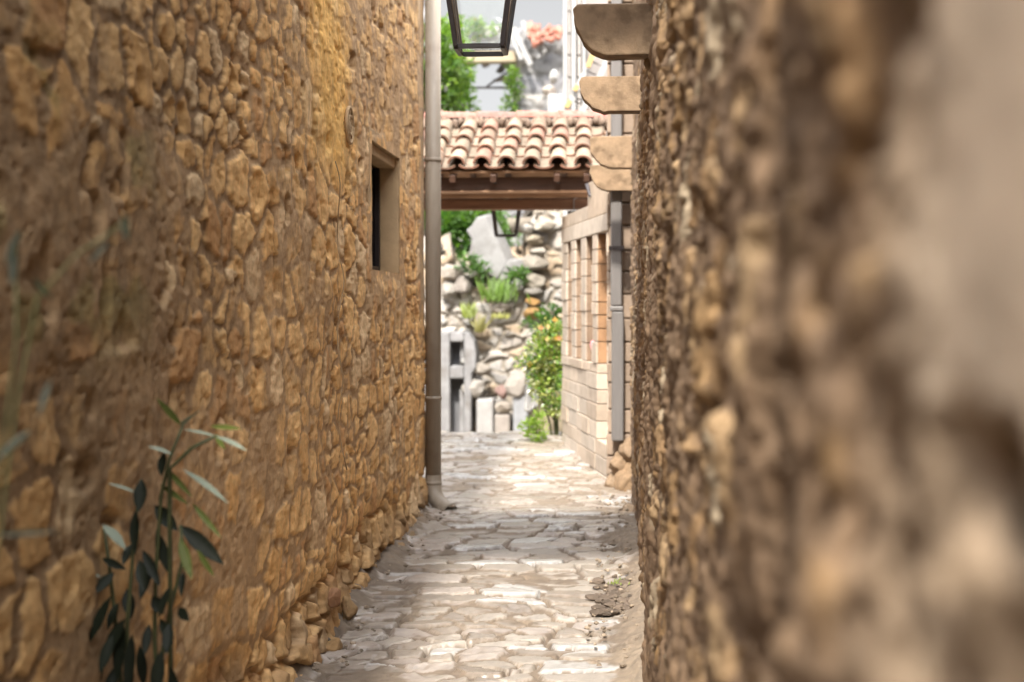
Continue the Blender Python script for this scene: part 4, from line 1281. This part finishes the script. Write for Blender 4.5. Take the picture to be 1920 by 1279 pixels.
# flowering bush
bush = empty('flowering_bush', 'tall rose bush with yellow orange blooms against the end of the slit wall', 'bush')
Yb = 11.75
m = MB()
for (pts, r_) in (([(1043, 838), (1040, 780), (1030, 720), (1022, 660)], .012), ([(1037, 838), (1030, 790), (1014, 740), (1005, 690)], .010), ([(1046, 838), (1045, 790), (1052, 730), (1050, 650), (1042, 610)], .012), ([(1050, 838), (1056, 800), (1058, 760), (1060, 700)], .009),
                  ([(1040, 790), (1028, 770), (1012, 700), (975, 675)], .006)):
    pp = [at(a, b, Yb + .03 * k) for k, (a, b) in enumerate(pts)]
    m.tube(pp, [r_ * (1 - .5 * k / len(pp)) for k in range(len(pp))], 8)
m.build('stem', M['stem'], bush)
m = MB()
bl = blobs_px([(1030, 700, 30, 30), (1040, 740, 26, 26), (1040, 660, 24, 26), (1030, 640, 20, 14), (1045, 620, 16, 14), (1016, 730, 16, 18), (1050, 700, 16, 34), (1005, 690, 16, 12), (985, 676, 14, 8), (1045, 770, 14, 14), (1012, 655, 20, 18), (1025, 618, 20, 12), (1015, 705, 22, 20), (1048, 640, 16, 24), (1020, 680, 26, 22)], Yb, .13)
leaf_cloud(m, bl, 4200, .042, [(.14, .28, .05), (.22, .38, .06), (.09, .18, .035), (.34, .46, .09), (.40, .45, .14), (.42, .40, .14), (.45, .46, .30)], .3, .62)
m.build('foliage', M['gloss_leaf'], bush)
for k in range(8):
    m = MB()
    c = R.choice([(1020, 615), (1040, 612), (1032, 630), (992, 680), (985, 690), (1012, 640), (1050, 640), (1050, 608), (985, 735)])
    p = at(c[0] + R.gauss(0, 8), c[1] + R.gauss(0, 7), Yb - .12)
    cc = R.choice([(.62, .40, .08), (.62, .36, .10), (.60, .30, .16), (.62, .48, .22)])
    for q in range(4):
        leaf_faces(m, p, Vector((math.cos(q * 1.57), R.uniform(-.4, .4), math.sin(q * 1.57))), Vector((0, -1, 0)), .026, .026, cc, .1)
    m.build('bloom', M['leaf'], bush)
sh = empty('low_shrub', 'low light green shrub at the foot of the rose bush', 'shrub')
m = MB(); leaf_cloud(m, blobs_px([(1006, 805, 17, 20), (990, 800, 14, 12), (1010, 785, 10, 12), (1012, 825, 13, 10)], 11.35, .07), 700, .030, [(.24, .36, .06), (.20, .32, .05), (.30, .40, .09)], .25, .7); m.build('foliage', M['leaf'], sh)
m = MB()
for px in (998, 1006, 1012): m.tube([at(1008, 842, 11.35), at(px, 800, 11.35)], .006, 6)
m.build('stem', M['stem'], sh)

# oleander in the lower left, growing in the shade of the wall
Yo = 3.05
DK = (.011, .014, .008); MG = (.075, .088, .022); SHEEN = (.20, .23, .18)  # palest tint paints sky sheen into the colour of upturned leaves
OL = [((340, 797), (294, 747), 13, MG, 0), ((341, 803), (373, 767), 24, SHEEN, 1), ((345, 806), (408, 818), 9, SHEEN, 1), ((404, 818), (464, 843), 12, SHEEN, 1), ((394, 799), (450, 803), 10, MG, 0), ((404, 815), (421, 842), 12, MG, 0),
      ((322, 852), (277, 838), 12, SHEEN, 1), ((308, 848), (302, 893), 24, DK, 0), ((342, 880), (431, 941), 15, SHEEN, 1), ((314, 880), (360, 932), 12, MG, 0), ((300, 908), (352, 945), 11, MG, 0), ((360, 943), (416, 1010), 12, MG, 0),
      ((258, 925), (200, 906), 10, SHEEN, 1), ((266, 898), (260, 962), 30, DK, 0), ((255, 955), (253, 1042), 26, DK, 0), ((290, 948), (334, 996), 34, DK, 0), ((338, 985), (419, 1058), 36, DK, 0), ((337, 1008), (360, 1088), 20, MG, 0),
      ((293, 993), (318, 1078), 26, DK, 0), ((370, 1030), (401, 1082), 12, MG, 0), ((268, 1032), (299, 1098), 24, DK, 0), ((193, 984), (237, 1028), 18, SHEEN, 1), ((192, 1047), (236, 1068), 16, DK, 0), ((190, 1082), (124, 1068), 13, SHEEN, 1),
      ((214, 1074), (170, 1116), 22, DK, 0), ((208, 1118), (166, 1208), 26, DK, 0), ((238, 1104), (246, 1162), 30, DK, 0), ((286, 1118), (307, 1152), 28, DK, 0), ((335, 1140), (354, 1164), 20, DK, 0), ((235, 1160), (192, 1232), 28, DK, 0),
      ((232, 1170), (214, 1284), 30, DK, 0), ((248, 1190), (238, 1300), 26, DK, 0), ((318, 1168), (312, 1228), 26, DK, 0), ((302, 1220), (288, 1310), 30, DK, 0), ((190, 1210), (180, 1300), 20, DK, 0), ((262, 1050), (270, 1110), 22, DK, 0),
      ((246, 1020), (230, 1060), 18, DK, 0), ((345, 1070), (338, 1120), 13, DK, 0), ((280, 1170), (270, 1230), 18, DK, 0), ((225, 1240), (190, 1320), 24, DK, 0), ((320, 1250), (335, 1330), 22, DK, 0),
      ((212, 1190), (186, 1262), 22, DK, 0), ((262, 1210), (270, 1290), 24, DK, 0), ((300, 1160), (326, 1210), 20, DK, 0), ((282, 1060), (262, 1125), 22, DK, 0), ((222, 1130), (200, 1180), 20, DK, 0), ((318, 1100), (296, 1160), 16, DK, 0), ((250, 1240), (232, 1320), 24, DK, 0)]


def oleander(label, leaves, Y, stems, group):
    o = empty('oleander', label, 'plant', group)
    m = MB()
    for pts in stems:
        pp = [at(a, b, Y + dy) for a, b, dy in pts]
        g = pp[0].copy(); g = Vector((g.x, g.y, gzf(g.y)))
        pp = [g] + pp
        sr = .006 if Y > 2 else .0022
        m.tube(pp, [sr] + [sr * (1 - .55 * k / len(pp)) for k in range(1, len(pp))], 8)
    m.build('stem', M['stem'], o)
    m = MB()
    for (a, b, w, c, up) in leaves:
        dy = R.uniform(-.06, .06)
        p = at(*a, Y + dy); q = at(*b, Y + dy - (R.uniform(.0, .05)))
        d = q - p; L = d.length
        nr_ = Vector((R.uniform(-.3, .3), -.25, 1)) if up else Vector((R.uniform(-.3, .3), -1, .25))
        if up: nr_ = Vector((R.uniform(-.1, .1), -.35, 1))
        t = R.uniform(.8, 1.2)
        leaf_faces(m, p, d, nr_, L, w * Y / FPX * (1.2 if up else (.86 if w > 22 else 1.0)), tuple(x * t for x in c), R.uniform(-.03, .10), 6)
    m.build('leaves', M['oleander'], o)
    return o


oleander('dark narrow leaved oleander standing before the ochre wall, sky sheen painted on its tip leaves', OL, Yo,
         [[(240, 1290, .02), (238, 1180, 0), (246, 1080, 0), (256, 960, 0), (264, 900, 0)], [(296, 1300, .02), (290, 1200, 0), (292, 1080, 0), (302, 930, 0), (318, 860, 0), (343, 798, 0)], [(300, 1250, .02), (318, 1150, .02), (345, 1040, .0), (338, 985, 0)],
          [(318, 880, 0), (360, 840, 0), (404, 818, 0)], [(228, 1290, .03), (215, 1150, .03), (205, 1060, .03), (195, 990, .03)]], None)
for k in range(26):
    bx, by = R.choice([(238, 1180), (230, 1240), (292, 1200), (300, 1150), (318, 1230), (212, 1130), (255, 1090), (275, 1250)])
    bx += R.gauss(0, 10); by += R.gauss(0, 22); an = R.gauss(math.pi / 2, .75); ln = R.uniform(55, 105)
    OL.append(((bx, by), (bx + ln * math.cos(an), by + ln * math.sin(an)), R.uniform(15, 25), R.choice([DK, DK, DK, MG]), 0))
OL2 = [((60, 805), (-20, 872), 18, DK, 0), ((95, 712), (72, 782), 13, DK, 0), ((232, 402), (240, 452), 18, DK, 0), ((205, 450), (165, 495), 12, DK, 0),
       ((40, 430), (10, 500), 20, DK, 0), ((30, 470), (20, 540), 16, DK, 0), ((110, 996), (-20, 1004), 10, DK, 0), ((60, 520), (95, 560), 12, DK, 0)]
oleander('blurred oleander at the left edge, close to the camera', OL2, 1.75,
         [[(-60, 1300, .02), (-20, 1000, 0), (10, 800, 0), (30, 640, 0), (30, 450, 0)], [(-40, 1300, .02), (0, 1000, 0), (30, 760, 0), (70, 560, 0), (140, 480, 0), (230, 420, 0)]], None)
